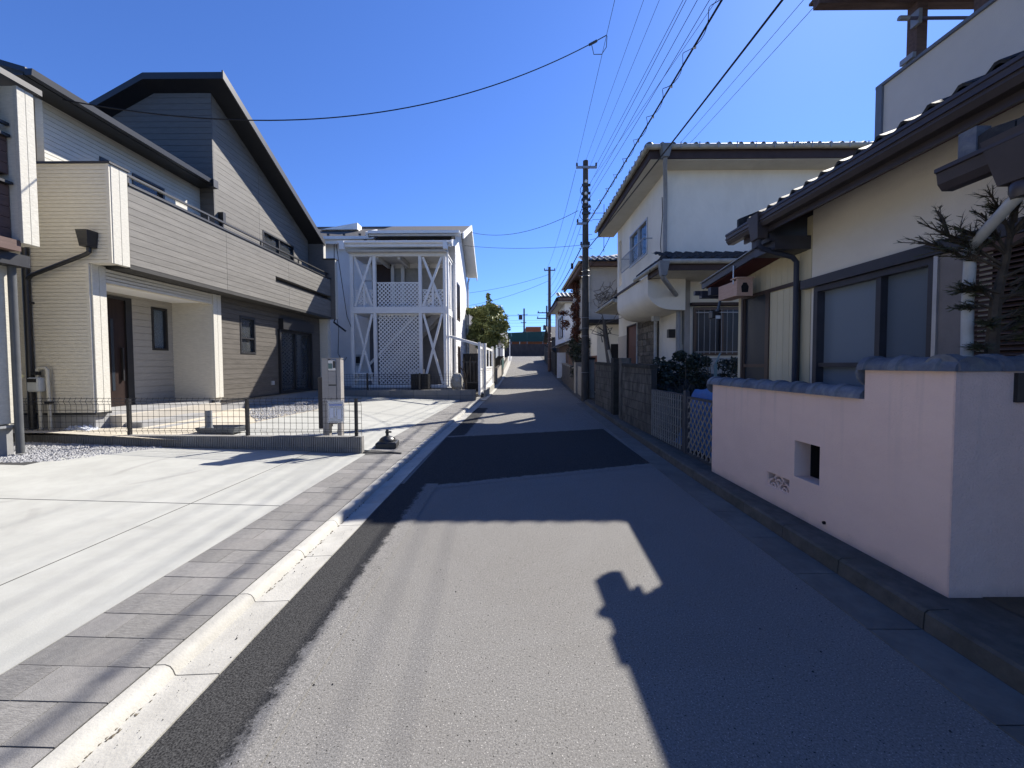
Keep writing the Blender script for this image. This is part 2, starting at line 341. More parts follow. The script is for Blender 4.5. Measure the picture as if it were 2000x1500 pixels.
def lerp(tab, x):
    if x <= tab[0][0]: return tab[0][1]
    for (a, va), (b, vb) in zip(tab, tab[1:]):
        if x <= b:
            t = (x-a)/(b-a); return va+(vb-va)*t
    return tab[-1][1]
def smooth_tab(tab, x, h=2.0):
    return sum(lerp(tab, x+d*h/2) for d in (-1, -.5, 0, .5, 1))/5
# ---- clipping for cladding
def clip_poly(poly, cl):
    out = poly; n = len(cl)
    area = sum(cl[i][0]*cl[(i+1) % n][1]-cl[(i+1) % n][0]*cl[i][1] for i in range(n))
    if area < 0: cl = cl[::-1]
    for i in range(n):
        ax, ay = cl[i]; bx, by = cl[(i+1) % n]; inp = out; out = []
        if not inp: return []
        def side(p): return (bx-ax)*(p[1]-ay)-(by-ay)*(p[0]-ax)
        for j in range(len(inp)):
            p, q = inp[j], inp[(j+1) % len(inp)]; sp, sq = side(p), side(q)
            if sp >= -1e-9: out.append(p)
            if (sp > 1e-9 and sq < -1e-9) or (sp < -1e-9 and sq > 1e-9):
                t = sp/(sp-sq); out.append((p[0]+(q[0]-p[0])*t, p[1]+(q[1]-p[1])*t))
    return out
def cut_rects(a0, a1, z0, z1, holes):
    rs = [(a0, a1, z0, z1)]
    for h0, h1, g0, g1 in holes:
        new = []
        for (a, b, c, d) in rs:
            if b <= h0 or a >= h1 or d <= g0 or c >= g1: new.append((a, b, c, d)); continue
            if a < h0: new.append((a, h0, c, d))
            if b > h1: new.append((h1, b, c, d))
            if c < g0: new.append((max(a, h0), min(b, h1), c, g0))
            if d > g1: new.append((max(a, h0), min(b, h1), g1, d))
        rs = new
    return [r for r in rs if r[1]-r[0] > .004 and r[3]-r[2] > .004]
def P3(axis, c, a, z):
    return (c, a, z) if axis == 'x' else (a, c, z)
def cladding(parent, name, axis, c, sgn, poly, pitch, m, holes=(), splits=(), single=True, thick=.016, gap=.007, wall_t=.14, wall_name='wall', wallm=None, piece='siding_board'):
    """wall polygon in (along, z) on plane axis=c facing sgn, with proud courses of boards"""
    amin, amax = min(p[0] for p in poly), max(p[0] for p in poly); zmin, zmax = min(p[1] for p in poly), max(p[1] for p in poly)
    ev = (-sgn*wall_t, 0, 0) if axis == 'x' else (0, -sgn*wall_t, 0)
    ov = (sgn*thick, 0, 0) if axis == 'x' else (0, sgn*thick, 0)
    wb = MB()
    for (a, b, d, e) in cut_rects(amin, amax, zmin, zmax, holes):
        q = clip_poly([(a, d), (b, d), (b, e), (a, e)], poly)
        if len(q) > 2: wb.prism([P3(axis, c, *p) for p in q], ev)
    W = part(wall_name, wb, wallm or m, parent)
    edges = [amin]+[s_ for s_ in splits if amin < s_ < amax]+[amax]
    allb = MB(); z = zmin; n = 0
    while z < zmax-.01:
        for s0, s1 in zip(edges, edges[1:]):
            g2 = .004 if len(edges) > 2 else 0
            for (a, b, d, e) in cut_rects(s0+g2, s1-g2, z, min(z+pitch-gap, zmax), holes):
                q = clip_poly([(a, d), (b, d), (b, e), (a, e)], poly)
                if len(q) < 3: continue
                if single:
                    mb = MB().prism([P3(axis, c, *p) for p in q], ov); part(piece, mb, m, W)
                else: allb.prism([P3(axis, c, *p) for p in q], ov)
        z += pitch
    if not single: part('siding', allb, m, W, kind='stuff')
    return W
def window(parent, axis, c, sgn, a0, a1, z0, z1, fm, gm, fw=.05, proud=.03, deep=.08, mull=(), rails=(), back=None, backm=None, name='window'):
    """frame with its panes; mull/rails = fractions"""
    def bx(mb, a, b, d, e, o0, o1):
        if axis == 'x': mb.box(c+sgn*o0, c+sgn*o1, a, b, d, e)
        else: mb.box(a, b, c+sgn*o0, c+sgn*o1, d, e)
        return mb
    f = MB()
    bx(f, a0, a1, z0, z0+fw, -deep, proud); bx(f, a0, a1, z1-fw, z1, -deep, proud)
    bx(f, a0, a0+fw, z0+fw, z1-fw, -deep, proud); bx(f, a1-fw, a1, z0+fw, z1-fw, -deep, proud)
    ms = [a0+fw]+[a0+(a1-a0)*t for t in mull]+[a1-fw]; rs = [z0+fw]+[z0+(z1-z0)*t for t in rails]+[z1-fw]
    for x in ms[1:-1]: bx(f, x-fw*.45, x+fw*.45, z0+fw, z1-fw, -deep*.9, proud*.6)
    for r in rs[1:-1]:
        for i in range(len(ms)-1):
            l = ms[i]+(fw*.45 if i else 0); h = ms[i+1]-(fw*.45 if i+1 < len(ms)-1 else 0)
            bx(f, l, h, r-fw*.4, r+fw*.4, -deep*.85, proud*.5)
    W = part(name, f, fm, parent)
    for i in range(len(ms)-1):
        for j in range(len(rs)-1):
            g = bx(MB(), ms[i], ms[i+1], rs[j], rs[j+1], -deep*.6, -deep*.6+.006); part('pane', g, gm, W)
    if back is not None:
        part('curtain' if backm in (curt, curtg) else 'room_back', bx(MB(), a0+fw, a1-fw, z0+fw, z1-fw, -deep-back-.02, -deep-back), backm or inside, W)
    return W
# ================================================================== SETTING
PROF = [(-60, 0), (8, 0), (14, .06), (17, .1), (20, .17), (28.6, .57), (40, 1.53), (52, 2.62), (58, 2.9), (400, 2.9)]
XL = [(-60, -1.44), (7, -1.43), (9.3, -1.36), (14, -1.18), (20, -.9), (28.6, -.62), (40, -.3), (52, -.12), (80, .3)]
KX = [(-60, 2.29), (2.5, 2.29), (5.2, 2.34), (8, 2.45), (14, 2.62), (20, 2.85), (28.6, 3.05), (40, 3.35), (52, 3.65), (80, 4)]
def prof(y): return smooth_tab(PROF, y, 3)
def xl(y): return smooth_tab(XL, y, 2)
def kx(y): return smooth_tab(KX, y, 2)
def frange(a, b, s):
    n = max(1, int(round((b-a)/s))); return [a+(b-a)*i/n for i in range(n+1)]
def strip(ys, f0, f1, fz, nx=1):
    mb = MB(); vs = []
    for y in ys:
        for i in range(nx+1):
            x = f0(y)+(f1(y)-f0(y))*i/nx; vs.append((x, y, fz(x, y)))
    fs = [(r*(nx+1)+i, r*(nx+1)+i+1, (r+1)*(nx+1)+i+1, (r+1)*(nx+1)+i) for r in range(len(ys)-1) for i in range(nx)]
    return mb.add(vs, fs)
# ground out to the horizon
ys = frange(-60, 60, 3)+[80, 120, 200, 400, 900, 1800]
xs = [-1500, -500, -150, -60, -30, -15, -8, -4, 0, 4, 8, 15, 30, 60, 150, 500, 1500]
g = MB(); g.add([(x, y, prof(y)-.12) for y in ys for x in xs], [(r*len(xs)+i, r*len(xs)+i+1, (r+1)*len(xs)+i+1, (r+1)*len(xs)+i) for r in range(len(ys)-1) for i in range(len(xs)-1)])
structure('ground', g, terrain)
structure('road', strip(frange(-20, 54, .25), lambda y: xl(y)-.01 if y < 15.5 else xl(y)-.05, lambda y: kx(y)+.1, lambda x, y: prof(y), 4), asphalt)
# new asphalt: trench along the gutter and the wide repair patch
def jit(y, a, f, ph): return a*(math.sin(y*f+ph)+.6*math.sin(y*f*2.7+ph*2)+.4*math.sin(y*f*6.1+ph*3))
structure('asphalt_trench_patch', strip(frange(-3, 5.0, .06), lambda y: xl(y)+.003, lambda y: -.95, lambda x, y: prof(y)+.0058), trench_m)
structure('asphalt_trench_patch', strip(frange(8.3, 13.4, .1), lambda y: xl(y)+.003, lambda y: xl(y)+.55, lambda x, y: prof(y)+.003), trench_far)
pv = MB(); n = 50; top = []; bot = []
for i in range(n+1):
    x = -1.385+(kx(6.5)-.32+1.385)*i/n; t = (x+1.0)/3.2
    y0 = 5.28+.35*x-.14; y1 = 8.6+.28*x+.14
    if x < -1.0: y0 = 4.78
    for q in range(17):
        yy = y0+(y1-y0)*q/16; bot.append((x, yy, prof(yy)+(.0045 if 0 < q < 16 else .0032)))
pv.add(bot, [(i*17+q, (i+1)*17+q, (i+1)*17+q+1, i*17+q+1) for i in range(n) for q in range(16)])
structure('asphalt_repair_patch', pv, patch_m)

# left L-shaped gutter stones, 0.6 m each
left_gutter = structure('left_gutter', strip(frange(-3, 15.8, 1), lambda y: xl(y)-.316, lambda y: xl(y)+.0, lambda x, y: prof(y)-.03), joint)
gutter_prof = [(0, -.05), (0, .012), (-.198, .004), (-.212, .005), (-.222, .03), (-.236, .048), (-.26, .057), (-.308, .055), (-.316, .045), (-.316, -.05)]
yk = 1.88-.6*6
while yk < 15.3:
    mb = MB(); a, b = yk+.003, yk+.597
    A = [(xl(a)+x, a, prof(a)+z) for x, z in gutter_prof]; B = [(xl(b)+x, b, prof(b)+z) for x, z in gutter_prof]
    k = len(A); mb.add(A+B, [tuple(range(k)), tuple(range(k, 2*k))[::-1]]+[(i, i+k, (i+1) % k+k, (i+1) % k) for i in range(k)])
    part('gutter_stone', mb, kerbm, left_gutter, smooth=True); yk += .6
# dirt lying in the gutter corner
db = MB()
for i in range(420):
    y = random.uniform(1.0, 7.5); x = xl(y)-.203+random.gauss(0, .008); r = random.uniform(.002, .0045)*(1.8 if random.random() < .08 else 1)
    if math.sin(y*5)+math.sin(y*2.3) < -.3: continue
    db.add([(x-r, y-r*2, prof(y)+.006), (x+r, y-r, prof(y)+.006), (x+r*.6, y+r*2.5, prof(y)+.006), (x, y, prof(y)+.007+r*.6)], [(0, 1, 3), (1, 2, 3), (2, 0, 3)])
setp(part('gutter_dirt', db, earth), 'dark dirt crumbs lying in the left gutter corner', 'dirt', kind='stuff')
# loose asphalt crumbs on the road
db = MB()
for i in range(300):
    y = 1.0+abs(random.gauss(0, 2.2)); x = random.choice([random.uniform(-1.0, 1.9), -1.0+random.gauss(0, .12), xl(y)-.12+random.gauss(0, .06)]); r = random.choice([.003, .004, .006] if random.random() < .2 else [.0015, .002, .003])
    z = prof(y)+.012*(x < -1.42)
    q = [(x+r*math.cos(k*1.57+i)*random.uniform(.7, 1.3), y+r*math.sin(k*1.57+i)*random.uniform(.7, 1.3), z) for k in range(4)]
    db.add(q+[(x, y, z+r*1.2)], [(0, 1, 4), (1, 2, 4), (2, 3, 4), (3, 0, 4)])
setp(part('asphalt_crumbs', db, asphalt_new), 'loose black asphalt crumbs scattered over the road', 'gravel', kind='stuff')

# paver strip
def lotz(x, y): return .052+prof(y)+(.03 if y < 6.5 else lerp([(9, .062), (12.5, .036)], y))*max(0, -1.745-x)
def xp(y): return xl(y)-.319
paver_strip = structure('paver_strip', strip(frange(-1.5, 15.5, .2), lambda y: xp(y)-.64, lambda y: xp(y), lambda x, y: lotz(x, y)-(.004 if y < 7 else .012)), joint)
row = 0; y = 1.665-.2*14
while y < 15.3:
    dep = .2
    if not (6.38 < y+.1 < 6.56):
        cuts = [0, .212, .636] if row % 2 else [0, .424, .636]
        for u0, u1 in zip(cuts, cuts[1:]):
            rough_one = (row*7+int(u0*10)*3) % 5 in (0, 2)
            a, b = y+.0025, y+dep-.0025; q = []
            for yy in (a, b): q += [(xp(yy)-u1+.0025, yy), (xp(yy)-u0-.0025, yy)]
            dz = random.uniform(-.0015, .0015)
            t4 = [(px, py, lotz(px, py)+dz) for px, py in (q[0], q[1], q[3], q[2])]
            ins = .004
            mb = MB().hexa([(p[0], p[1], p[2]-.03) for p in t4], t4)
            part('paver', mb, paverb if rough_one else paver, paver_strip)
    row += 1; y += dep
# near driveway slabs, with dark expansion joints
structure('driveway_bed', strip(frange(-3, 6.42, .5), lambda y: -9.5, lambda y: xp(y)-.65, lambda x, y: lotz(x, y)-.0025, 8), joint)
drive = structure('driveway', MB().box(-2.6, -2.55, -2.9, -2.85, -.02, 0), joint)
def slab(x0, x1, y0, y1, parent, nm='concrete_slab', mm=concrete, skew=0):
    ysl = frange(y0, y1, .6); mb = MB(); nx = 4; vs = []
    for yy in ysl:
        r = x1(yy) if callable(x1) else x1; l = x0(yy) if callable(x0) else x0
        for i in range(nx+1):
            x = l+(r-l)*i/nx; vs.append((x, yy+skew*(x+2.5), lotz(x, min(max(yy, y0+.01), y1-.01))))
    N_ = nx+1
    mb.add(vs, [(rw*N_+i, rw*N_+i+1, (rw+1)*N_+i+1, (rw+1)*N_+i) for rw in range(len(ysl)-1) for i in range(nx)])
    o = part(nm, mb, mm, parent); md = o.modifiers.new('solid', 'SOLIDIFY'); md.thickness = .02; md.offset = -1; return o
xr_ = lambda y: xp(y)-.64
slab(-3.295, xr_, -3, 4.02, drive); slab(-9.0, -3.31, -3, 4.02, drive)
slab(-3.295, xr_, 4.035, 6.2, drive); slab(-6.5, -3.31, 4.035, 6.2, drive)
slab(-3.295, xr_, 6.208, 6.42, drive); slab(-6.5, -3.31, 6.208, 6.5, drive)
slab(-9.0, -6.51, 4.035, 5.25, drive)
# mortar ridge closing the strip at the end of the block wall
rb = MB(); pts = [(-1.83, 6.47), (-2.0, 6.5), (-2.2, 6.46), (-2.45, 6.47)]
rb.tube([(x, yy, lotz(x, yy)+.005) for x, yy in pts], .018, 6); structure('mortar_ridge', rb, kerbold)
# tyre scuffs on the concrete are stains: thin arcs
# gravel in the far left corner
gb = MB(); gb.add([(-7.6, 5.2, .205), (-6.35, 5.55, .185), (-5.9, 6.55, .17), (-9.0, 6.7, .25), (-9, 5.2, .25)], [(0, 1, 2, 3, 4)])
structure('gravel_bed', gb, gravelbed)
def stones(poly, zf, n, name, label, rr=(.012, .03)):
    mb = MB(); xs_ = [p[0] for p in poly]; ys_ = [p[1] for p in poly]; c = 0
    def ins(x, y):
        r = False
        for i in range(len(poly)):
            (ax, ay), (bx, by) = poly[i], poly[i-1]
            if (ay > y) != (by > y) and x < (bx-ax)*(y-ay)/(by-ay)+ax: r = not r
        return r
    while c < n:
        x, y = random.uniform(min(xs_), max(xs_)), random.uniform(min(ys_), max(ys_))
        if not ins(x, y): continue
        c += 1; r = random.uniform(*rr); z = zf(x, y); k = random.uniform(0, 6)
        ring = [(x+r*math.cos(k+j*1.2566)*random.uniform(.75, 1.2), y+r*math.sin(k+j*1.2566)*random.uniform(.75, 1.2), z+random.uniform(0, r*.3)) for j in range(5)]
        tp = (x+random.gauss(0, r*.2), y+random.gauss(0, r*.2), z+r*random.uniform(.7, 1.2))
        mb.add(ring+[tp], [(j, (j+1) % 5, 5) for j in range(5)])
    o = part(name, mb, gravelm); return setp(o, label, 'gravel', kind='stuff')
stones([(-7.6, 5.2), (-6.35, 5.5), (-5.75, 6.5), (-9.0, 6.7)], lambda x, y: .17+.03*max(0, -x-6), 4200, 'gravel', 'pale crushed gravel at the corner by the leftmost house')

# lot of the new house behind the fence
slab(-5.5, xr_, 6.6, 9.6, drive, 'concrete_slab'); slab(-5.5, xr_, 9.62, 15.58, drive, 'concrete_slab')
structure('sandy_lot', strip(frange(6.55, 19.5, .5), lambda y: -14, lambda y: -5.51, lambda x, y: lotz(max(x, -7.6), max(y, 6.6))-.004, 4), soil)
stones([(-5.55, 8.6), (-6.9, 10.2), (-7.3, 14.5), (-6.0, 15.0), (-5.55, 11)], lambda x, y: lotz(x, y), 3800, 'gravel', 'pale gravel strip in front of the dark clad wall')
structure('bed_joint', strip(frange(6.6, 15.5, 1), lambda y: -5.6, lambda y: xp(y)-.65, lambda x, y: lotz(x, y)-.025), joint)

# ---- right gutter and kerb
right_gutter = structure('right_gutter', strip(frange(-6, 15, .5), lambda y: kx(y)-.31, lambda y: kx(y)+.15, lambda x, y: prof(y)-.004), joint)
yk = -2.0
while yk < 14.5:
    a, b = yk+.004, yk+.596
    t4 = [(kx(a)-.3, a, prof(a)+.007), (kx(a)-.002, a, prof(a)+.005), (kx(b)-.002, b, prof(b)+.005), (kx(b)-.3, b, prof(b)+.007)]
    part('gutter_slab', MB().hexa([(p[0], p[1], p[2]-.04) for p in t4], t4), gutterold, right_gutter)
    pr = [(0, -.05), (.012, .1), (.03, .115), (.15, .118), (.15, -.05)]
    A = [(kx(a)+x, a, prof(a)+z) for x, z in pr]; B = [(kx(b)+x, b, prof(b)+z) for x, z in pr]; k = 5
    part('kerb_stone', MB().add(A+B, [tuple(range(k))[::-1], tuple(range(k, 2*k))]+[(i, (i+1) % k, (i+1) % k+k, i+k) for i in range(k)]), kerbold, right_gutter)
    yk += .6
structure('right_verge', strip(frange(-6, 15.5, .5), lambda y: kx(y)+.148, lambda y: 3.2, lambda x, y: prof(y)+.095), kerbold)
structure('right_lot', strip(frange(-6, 30, 1), lambda y: max(2.8, kx(y)+.3), lambda y: 14, lambda x, y: prof(y)+.1), earth)
# further left verge beside the rising road
vb = MB()
structure('left_verge', strip(frange(15.7, 53, 1), lambda y: xl(y)-.5, lambda y: xl(y)+.02, lambda x, y: prof(y)+.03), kerbm)
structure('far_right_verge', strip(frange(15, 53, 1), lambda y: kx(y)-.05, lambda y: kx(y)+.6, lambda x, y: prof(y)+.02), kerbold)

# ================================================================== LEFT: low block wall and mesh fence
bw = thing('block_wall', 'low ribbed grey block wall under the black mesh fence', 'wall', (-5.5, 6.6, 0))
def wally(x): return 6.42+(-2.45-x)*.055          # runs slightly back to the left
x = -2.46; 
core = MB(); core.hexa([(-8.6, wally(-8.6)+.032, 0), (-2.5, wally(-2.5)+.032, 0), (-2.5, wally(-2.5)+.1, 0), (-8.6, wally(-8.6)+.1, 0)],
                       [(-8.6, wally(-8.6)+.032, .335), (-2.5, wally(-2.5)+.032, .335), (-2.5, wally(-2.5)+.1, .335), (-8.6, wally(-8.6)+.1, .335)])
part('core', core, foundation, bw)
blk = mat('ribbed_block', (.25, .245, .235), (.19, .186, .178), 6, .9, .3, 80, rand=.06, stain=(.24, .235, .225), sscale=3, samt=.4)
while x > -8.55:
    x0 = max(x-.398, -8.6)
    for (z0, z1) in ((-.02, .158), (.161, .345)):
        mb = MB(); k = 13; wd = (x-x0)/k
        for j in range(k):           # fluted face
            a, b = x0+j*wd, x0+(j+1)*wd; yy = wally((a+b)/2)
            mb.add([(a, yy+.03, z0), (a+wd*.25, yy, z0), (a+wd*.75, yy, z0), (b, yy+.03, z0), (a, yy+.03, z1), (a+wd*.25, yy, z1), (a+wd*.75, yy, z1), (b, yy+.03, z1)],
                   [(0, 1, 5, 4), (1, 2, 6, 5), (2, 3, 7, 6), ])
            mb.add([(a, yy+.12, z1), (b, yy+.12, z1), (b, yy+.014, z1), (a+wd*.7, yy, z1), (a+wd*.3, yy, z1), (a, yy+.014, z1)], [(5, 4, 3, 2, 1, 0)])
        if x > -2.5: mb.add([(x, wally(x)+.014, z0), (x, wally(x)+.12, z0), (x, wally(x)+.12, z1), (x, wally(x)+.014, z1)], [(0, 1, 2, 3)])
        part('ribbed_block', mb, blk, bw)
    x -= .4
mf = thing('mesh_fence', 'black welded mesh fence on the low ribbed block wall', 'fence', (-5.5, 6.7, .345))
for px in (-2.57, -4.42, -6.5, -8.5):
    part('post', MB().box(px-.022, px+.022, wally(px)+.055, wally(px)+.1, .34, .96), black, mf)
zw = [.40, .46, .56, .66, .76, .86, .93, .965]
def mesh_panel(x0, x1, yf, zs, pitch=.1, r=.0035):
    mb = MB(); x = x1
    prof_ = [(0, zs[0]-.04), (0, zs[0]), (-.028, (zs[0]+zs[1])/2), (0, zs[1])]+[(0, z) for z in zs[2:-2]]+[(-.03, (zs[-2]+zs[-3])/2+.02), (0, zs[-1]), (0, zs[-1]+.015)]
    while x > x0:
        mb.tube([(x, yf(x)+.05+dy, z) for dy, z in prof_], r, 4, False); x -= pitch
    for dy, z in prof_[1:-1]:
        mb.tube([(x0, yf(x0)+.05+dy, z), (x1, yf(x1)+.05+dy, z)], r, 4, False)
    return mb
for a, b in ((-8.5, -6.52), (-6.48, -4.44), (-4.4, -2.47)):
    part('mesh_panel', mesh_panel(a, b, wally, zw), black, mf, kind='stuff')

# ---- mailbox / intercom pole
mx, my = -3.27, 6.82; zb_ = lotz(-3.1, 6.8)-.01
mp_ = thing('mailbox_post', 'taupe doorbell and mailbox post behind the mesh fence', 'mailbox', (-3.1, my, zb_))
part('post', MB().box(-3.27, -3.16, my, my+.1, zb_, 1.62), taupe, mp_, bevel=.004)
part('post', MB().box(-3.02, -2.95, my, my+.1, zb_, 1.62), taupe, mp_, bevel=.004)
part('top_cap', MB().box(-3.28, -2.94, my-.006, my+.106, 1.62, 1.632), taupe, mp_)
fp = part('mailbox', MB().box(-3.157, -3.023, my+.004, my+.3, .52, 1.6), taupe, mp_)
part('intercom_plate', MB().box(-3.152, -3.028, my-.012, my+.003, 1.42, 1.59), alu, fp)
part('camera_panel', MB().box(-3.07, -3.032, my-.02, my-.0125, 1.46, 1.58), blackp, fp)
part('screen', MB().box(-3.148, -3.085, my-.018, my-.0125, 1.45, 1.54), mat('teal_screen', (.12, .2, .19), rough=.15), fp)
part('mail_flap', MB().box(-3.155, -3.025, my-.012, my+.003, 1.18, 1.405), taupe, fp, bevel=.003)
part('mail_flap', MB().box(-3.155, -3.025, my-.012, my+.003, .92, 1.155), taupe, fp, bevel=.003)
part('slot', MB().box(-3.155, -3.025, my-.004, my+.003, 1.16, 1.176), blackp, fp)
part('delivery_box', MB().box(-3.155, -3.025, my-.01, my+.003, .5, .9), mat('dark_taupe', (.13, .11, .105), rough=.5), fp)
part('back_panel', MB().box(-3.4, -3.275, my+.12, my+.4, .4, 1.3), mat('dark_brown_panel', (.05, .045, .045), rough=.5), mp_)
nt_ = thing('notice', 'printed notice in a clear plastic sleeve hung on the mesh fence', 'notice', (-2.85, 6.43, .6))
part('sleeve', MB().box(-3.0, -2.735, 6.418, 6.424, .575, .945), clearpl, nt_)
pp = part('sheet', MB().box(-2.985, -2.75, 6.426, 6.428, .6, .92), paperm, nt_)
part('printed_heading', MB().box(-2.97, -2.765, 6.4165, 6.4172, .855, .88), paperhead, pp)
part('printed_block', MB().box(-2.96, -2.9, 6.4165, 6.4172, .66, .82), mat('faint_print', (.45, .48, .58), (.6, .62, .7), 150, .5), pp)
part('printed_block', MB().box(-2.88, -2.86, 6.4165, 6.4172, .68, .82), MATS['faint_print'], pp)
part('printed_block', MB().box(-2.84, -2.775, 6.4165, 6.4172, .64, .8), MATS['faint_print'], pp)

# ---- parasol base on the pavers
ub = thing('parasol_base', 'black plastic parasol base standing on the pavers', 'parasol base', (-2.2, 6.93, lotz(-2.2, 6.9)))
zz = lotz(-2.2, 6.9); Rz = Matrix.Rotation(.12, 3, 'Z')
b = MB(); q = [(-.175, -.165), (.175, -.165), (.175, .165), (-.175, .165)]
def rq(q, s, z): return [tuple(Vector((-2.2, 6.93, zz+z))+Rz @ Vector((x*s, yy*s, 0))) for x, yy in q]
b.hexa(rq(q, 1, 0), rq(q, .99, .085)); b.hexa(rq(q, .99, .0855), rq(q, .86, .1))
part('tank', b, blackp, ub, bevel=.008)
part('dome', MB().lathe([(.14, 0), (.138, .02), (.12, .05), (.085, .078), (.05, .09), (.03, .1)], (-2.2, 6.93, zz+.098), 24), blackp, ub, smooth=True)
part('tube_socket', MB().lathe([(.026, 0), (.026, .05), (.034, .055), (.034, .085), (.025, .09), (.025, .115)], (-2.2, 6.93, zz+.19), 16), blackp, ub, smooth=True)
part('filler_cap', MB().lathe([(.024, 0), (.024, .025), (.018, .03)], (-2.09, 6.95, zz+.135), 14), blackp, ub, smooth=True)
part('clamp_knob', MB().tube([(-2.17, 6.92, zz+.262), (-2.125, 6.91, zz+.262)], .016, 10), blackp, ub, smooth=True)

# ---- drain pipe stub and mixing trays
zz = lotz(-5.55, 7.2)
dp = thing('drain_pipe', 'grey upright drain pipe stub behind the mesh fence', 'pipe', (-5.56, 7.25, zz))
part('pipe', MB().tube([(-5.56, 7.25, zz), (-5.56, 7.25, .69)], .055, 16), pipeg, dp, smooth=True)
part('collar', MB().tube([(-5.56, 7.25, zz+.05), (-5.56, 7.25, zz+.1)], .066, 16), pipeg, dp, smooth=True)
tr = MB(); rr = lambda s, z: [(-5.35+x*s, 7.3+y_*s, zz+z*.75) for x, y_ in ((-.36, -.2), (.36, -.2), (.36, .2), (-.36, .2))]
o4, i4 = rr(1, .14), rr(.94, .14); ob, ib = rr(.86, 0), rr(.82, .02)
tr.add(ob+o4+i4+ib, [(0, 1, 5, 4), (1, 2, 6, 5), (2, 3, 7, 6), (3, 0, 4, 7), (4, 5, 9, 8), (5, 6, 10, 9), (6, 7, 11, 10), (7, 4, 8, 11), (9, 13, 12, 8), (10, 14, 13, 9), (11, 15, 14, 10), (8, 12, 15, 11), (12, 13, 14, 15), (3, 2, 1, 0)])
part('mixing_tray', tr, mat('grey_plastic_tub', (.16, .17, .18), (.12, .13, .14), 6, .5), None, label='grey plastic mixing tray beside the upright drain pipe', cat='tray')
# ---- white sack
sb = MB(); nn = 10
vs = []; 
for i in range(nn+1):
    for j in range(nn+1):
        u, v_ = i/nn*2-1, j/nn*2-1; h = max(0, (1-u**4)*(1-v_**4))**.6*(.15+.025*math.sin(u*9)+.02*math.sin(v_*11+u*4))
        vs.append((-7.58+u*.27, 6.95+v_*.16, .3+h))
sb.add(vs, [(i*(nn+1)+j, (i+1)*(nn+1)+j, (i+1)*(nn+1)+j+1, i*(nn+1)+j+1) for i in range(nn) for j in range(nn)])
part('sack', sb, fabr, None, True, label='crumpled white sack lying behind the ribbed block wall', cat='sack')

# ================================================================== LEFT: NEW HOUSE
HA = thing('new_house', 'new two-storey house with grey clad balcony and black roof', 'house', (-9, 11, .4))
part('foundation', MB().box(-14, -7.42, 7.05, 15.3, .2, .66), foundation, HA)
part('base_flashing', MB().box(-14, -7.345, 6.985, 7.27, .655, .69), black, HA); part('base_flashing', MB().box(-7.41, -7.36, 10.1, 15.3, .6, .635), black, HA)
# end wall towards the viewer with the balcony end flush above it
cladding(HA, 'end', 'y', 7.0, -1, [(-14, .69), (-7.43, .69), (-7.43, 3.3), (-14, 3.3)], .064, beige, single=False, wall_t=.25, thick=.01, gap=.012, wall_name='end_wall')
cladding(HA, 'end', 'y', 7.0, -1, [(-8.25, 3.301), (-7.02, 3.301), (-7.02, 5.0), (-8.25, 5.0)], .064, beige, single=False, wall_t=.15, thick=.01, gap=.012, wall_name='balcony_end_wall')
cladding(HA, 'end', 'y', 7.0, -1, [(-14, 3.301), (-8.251, 3.301), (-8.251, 6.1), (-9.2, 6.5), (-14, 6.5)], .064, beige, single=False, wall_t=.2, thick=.01, gap=.012, wall_name='upper_end_wall')
part('corner_trim', MB().box(-7.427, -7.37, 6.985, 7.01, .69, 3.3), beige, HA)
part('corner_trim', MB().box(-7.016, -6.955, 6.985, 7.01, 3.3, 5.0), beige, HA)
def stone_face(parent, x, y0, y1, z0, z1, n, depth=.06, nm='stone_panel'):
    for i in range(n):
        a, b = y0+(y1-y0)*i/n, y0+(y1-y0)*(i+1)/n
        part(nm, MB().box(x-depth, x, a+.003, b-.003, z0, z1), whitesid, parent, bevel=.004)
c1 = part('corner_column', MB().box(-7.42, -7.4, 7.012, 7.26, .69, 3.3), beige, HA); stone_face(c1, -7.345, 7.012, 7.26, .69, 3.3, 2)
c2 = part('balcony_corner', MB().box(-7.03, -7.01, 7.012, 7.31, 3.3, 5.0), beige, HA); stone_face(c2, -6.945, 7.012, 7.31, 3.3, 5.0, 2)
part('coping', MB().box(-8.25, -6.92, 6.97, 7.335, 5.0, 5.035), black, HA)
# balcony parapet towards the road
cladding(HA, 'parapet', 'x', -6.97, 1, [(7.315, 3.36), (15.35, 3.36), (15.35, 4.78), (7.315, 4.78)], .129, greysid, holes=[(11.8, 15.36, 3.99, 4.13)], splits=(9.8, 12.5), wall_t=.15, wall_name='balcony_parapet')
part('slot_recess', MB().box(-7.13, -7.1, 11.75, 15.36, 3.95, 4.17), black, HA)
part('slot_trim', MB().box(-6.98, -6.945, 11.8, 15.37, 3.975, 3.99), black, HA); part('slot_trim', MB().box(-6.98, -6.945, 11.8, 15.37, 4.13, 4.142), black, HA)
part('coping', MB().box(-7.15, -6.93, 7.33, 15.37, 4.78, 4.825), black, HA)
rl = part('handrail', MB().box(-7.07, -7.02, 7.34, 15.3, 4.98, 5.02), black, HA)
for yy in (7.42, 9.35, 11.3, 13.25, 15.2): part('rail_post', MB().box(-7.06, -7.03, yy-.02, yy+.02, 4.825, 4.98), black, rl)
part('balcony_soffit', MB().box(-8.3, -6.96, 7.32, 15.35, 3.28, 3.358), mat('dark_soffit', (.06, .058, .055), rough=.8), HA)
part('balcony_floor', MB().box(-8.2, -7.13, 7.26, 15.35, 3.5, 3.56), foundation, HA)
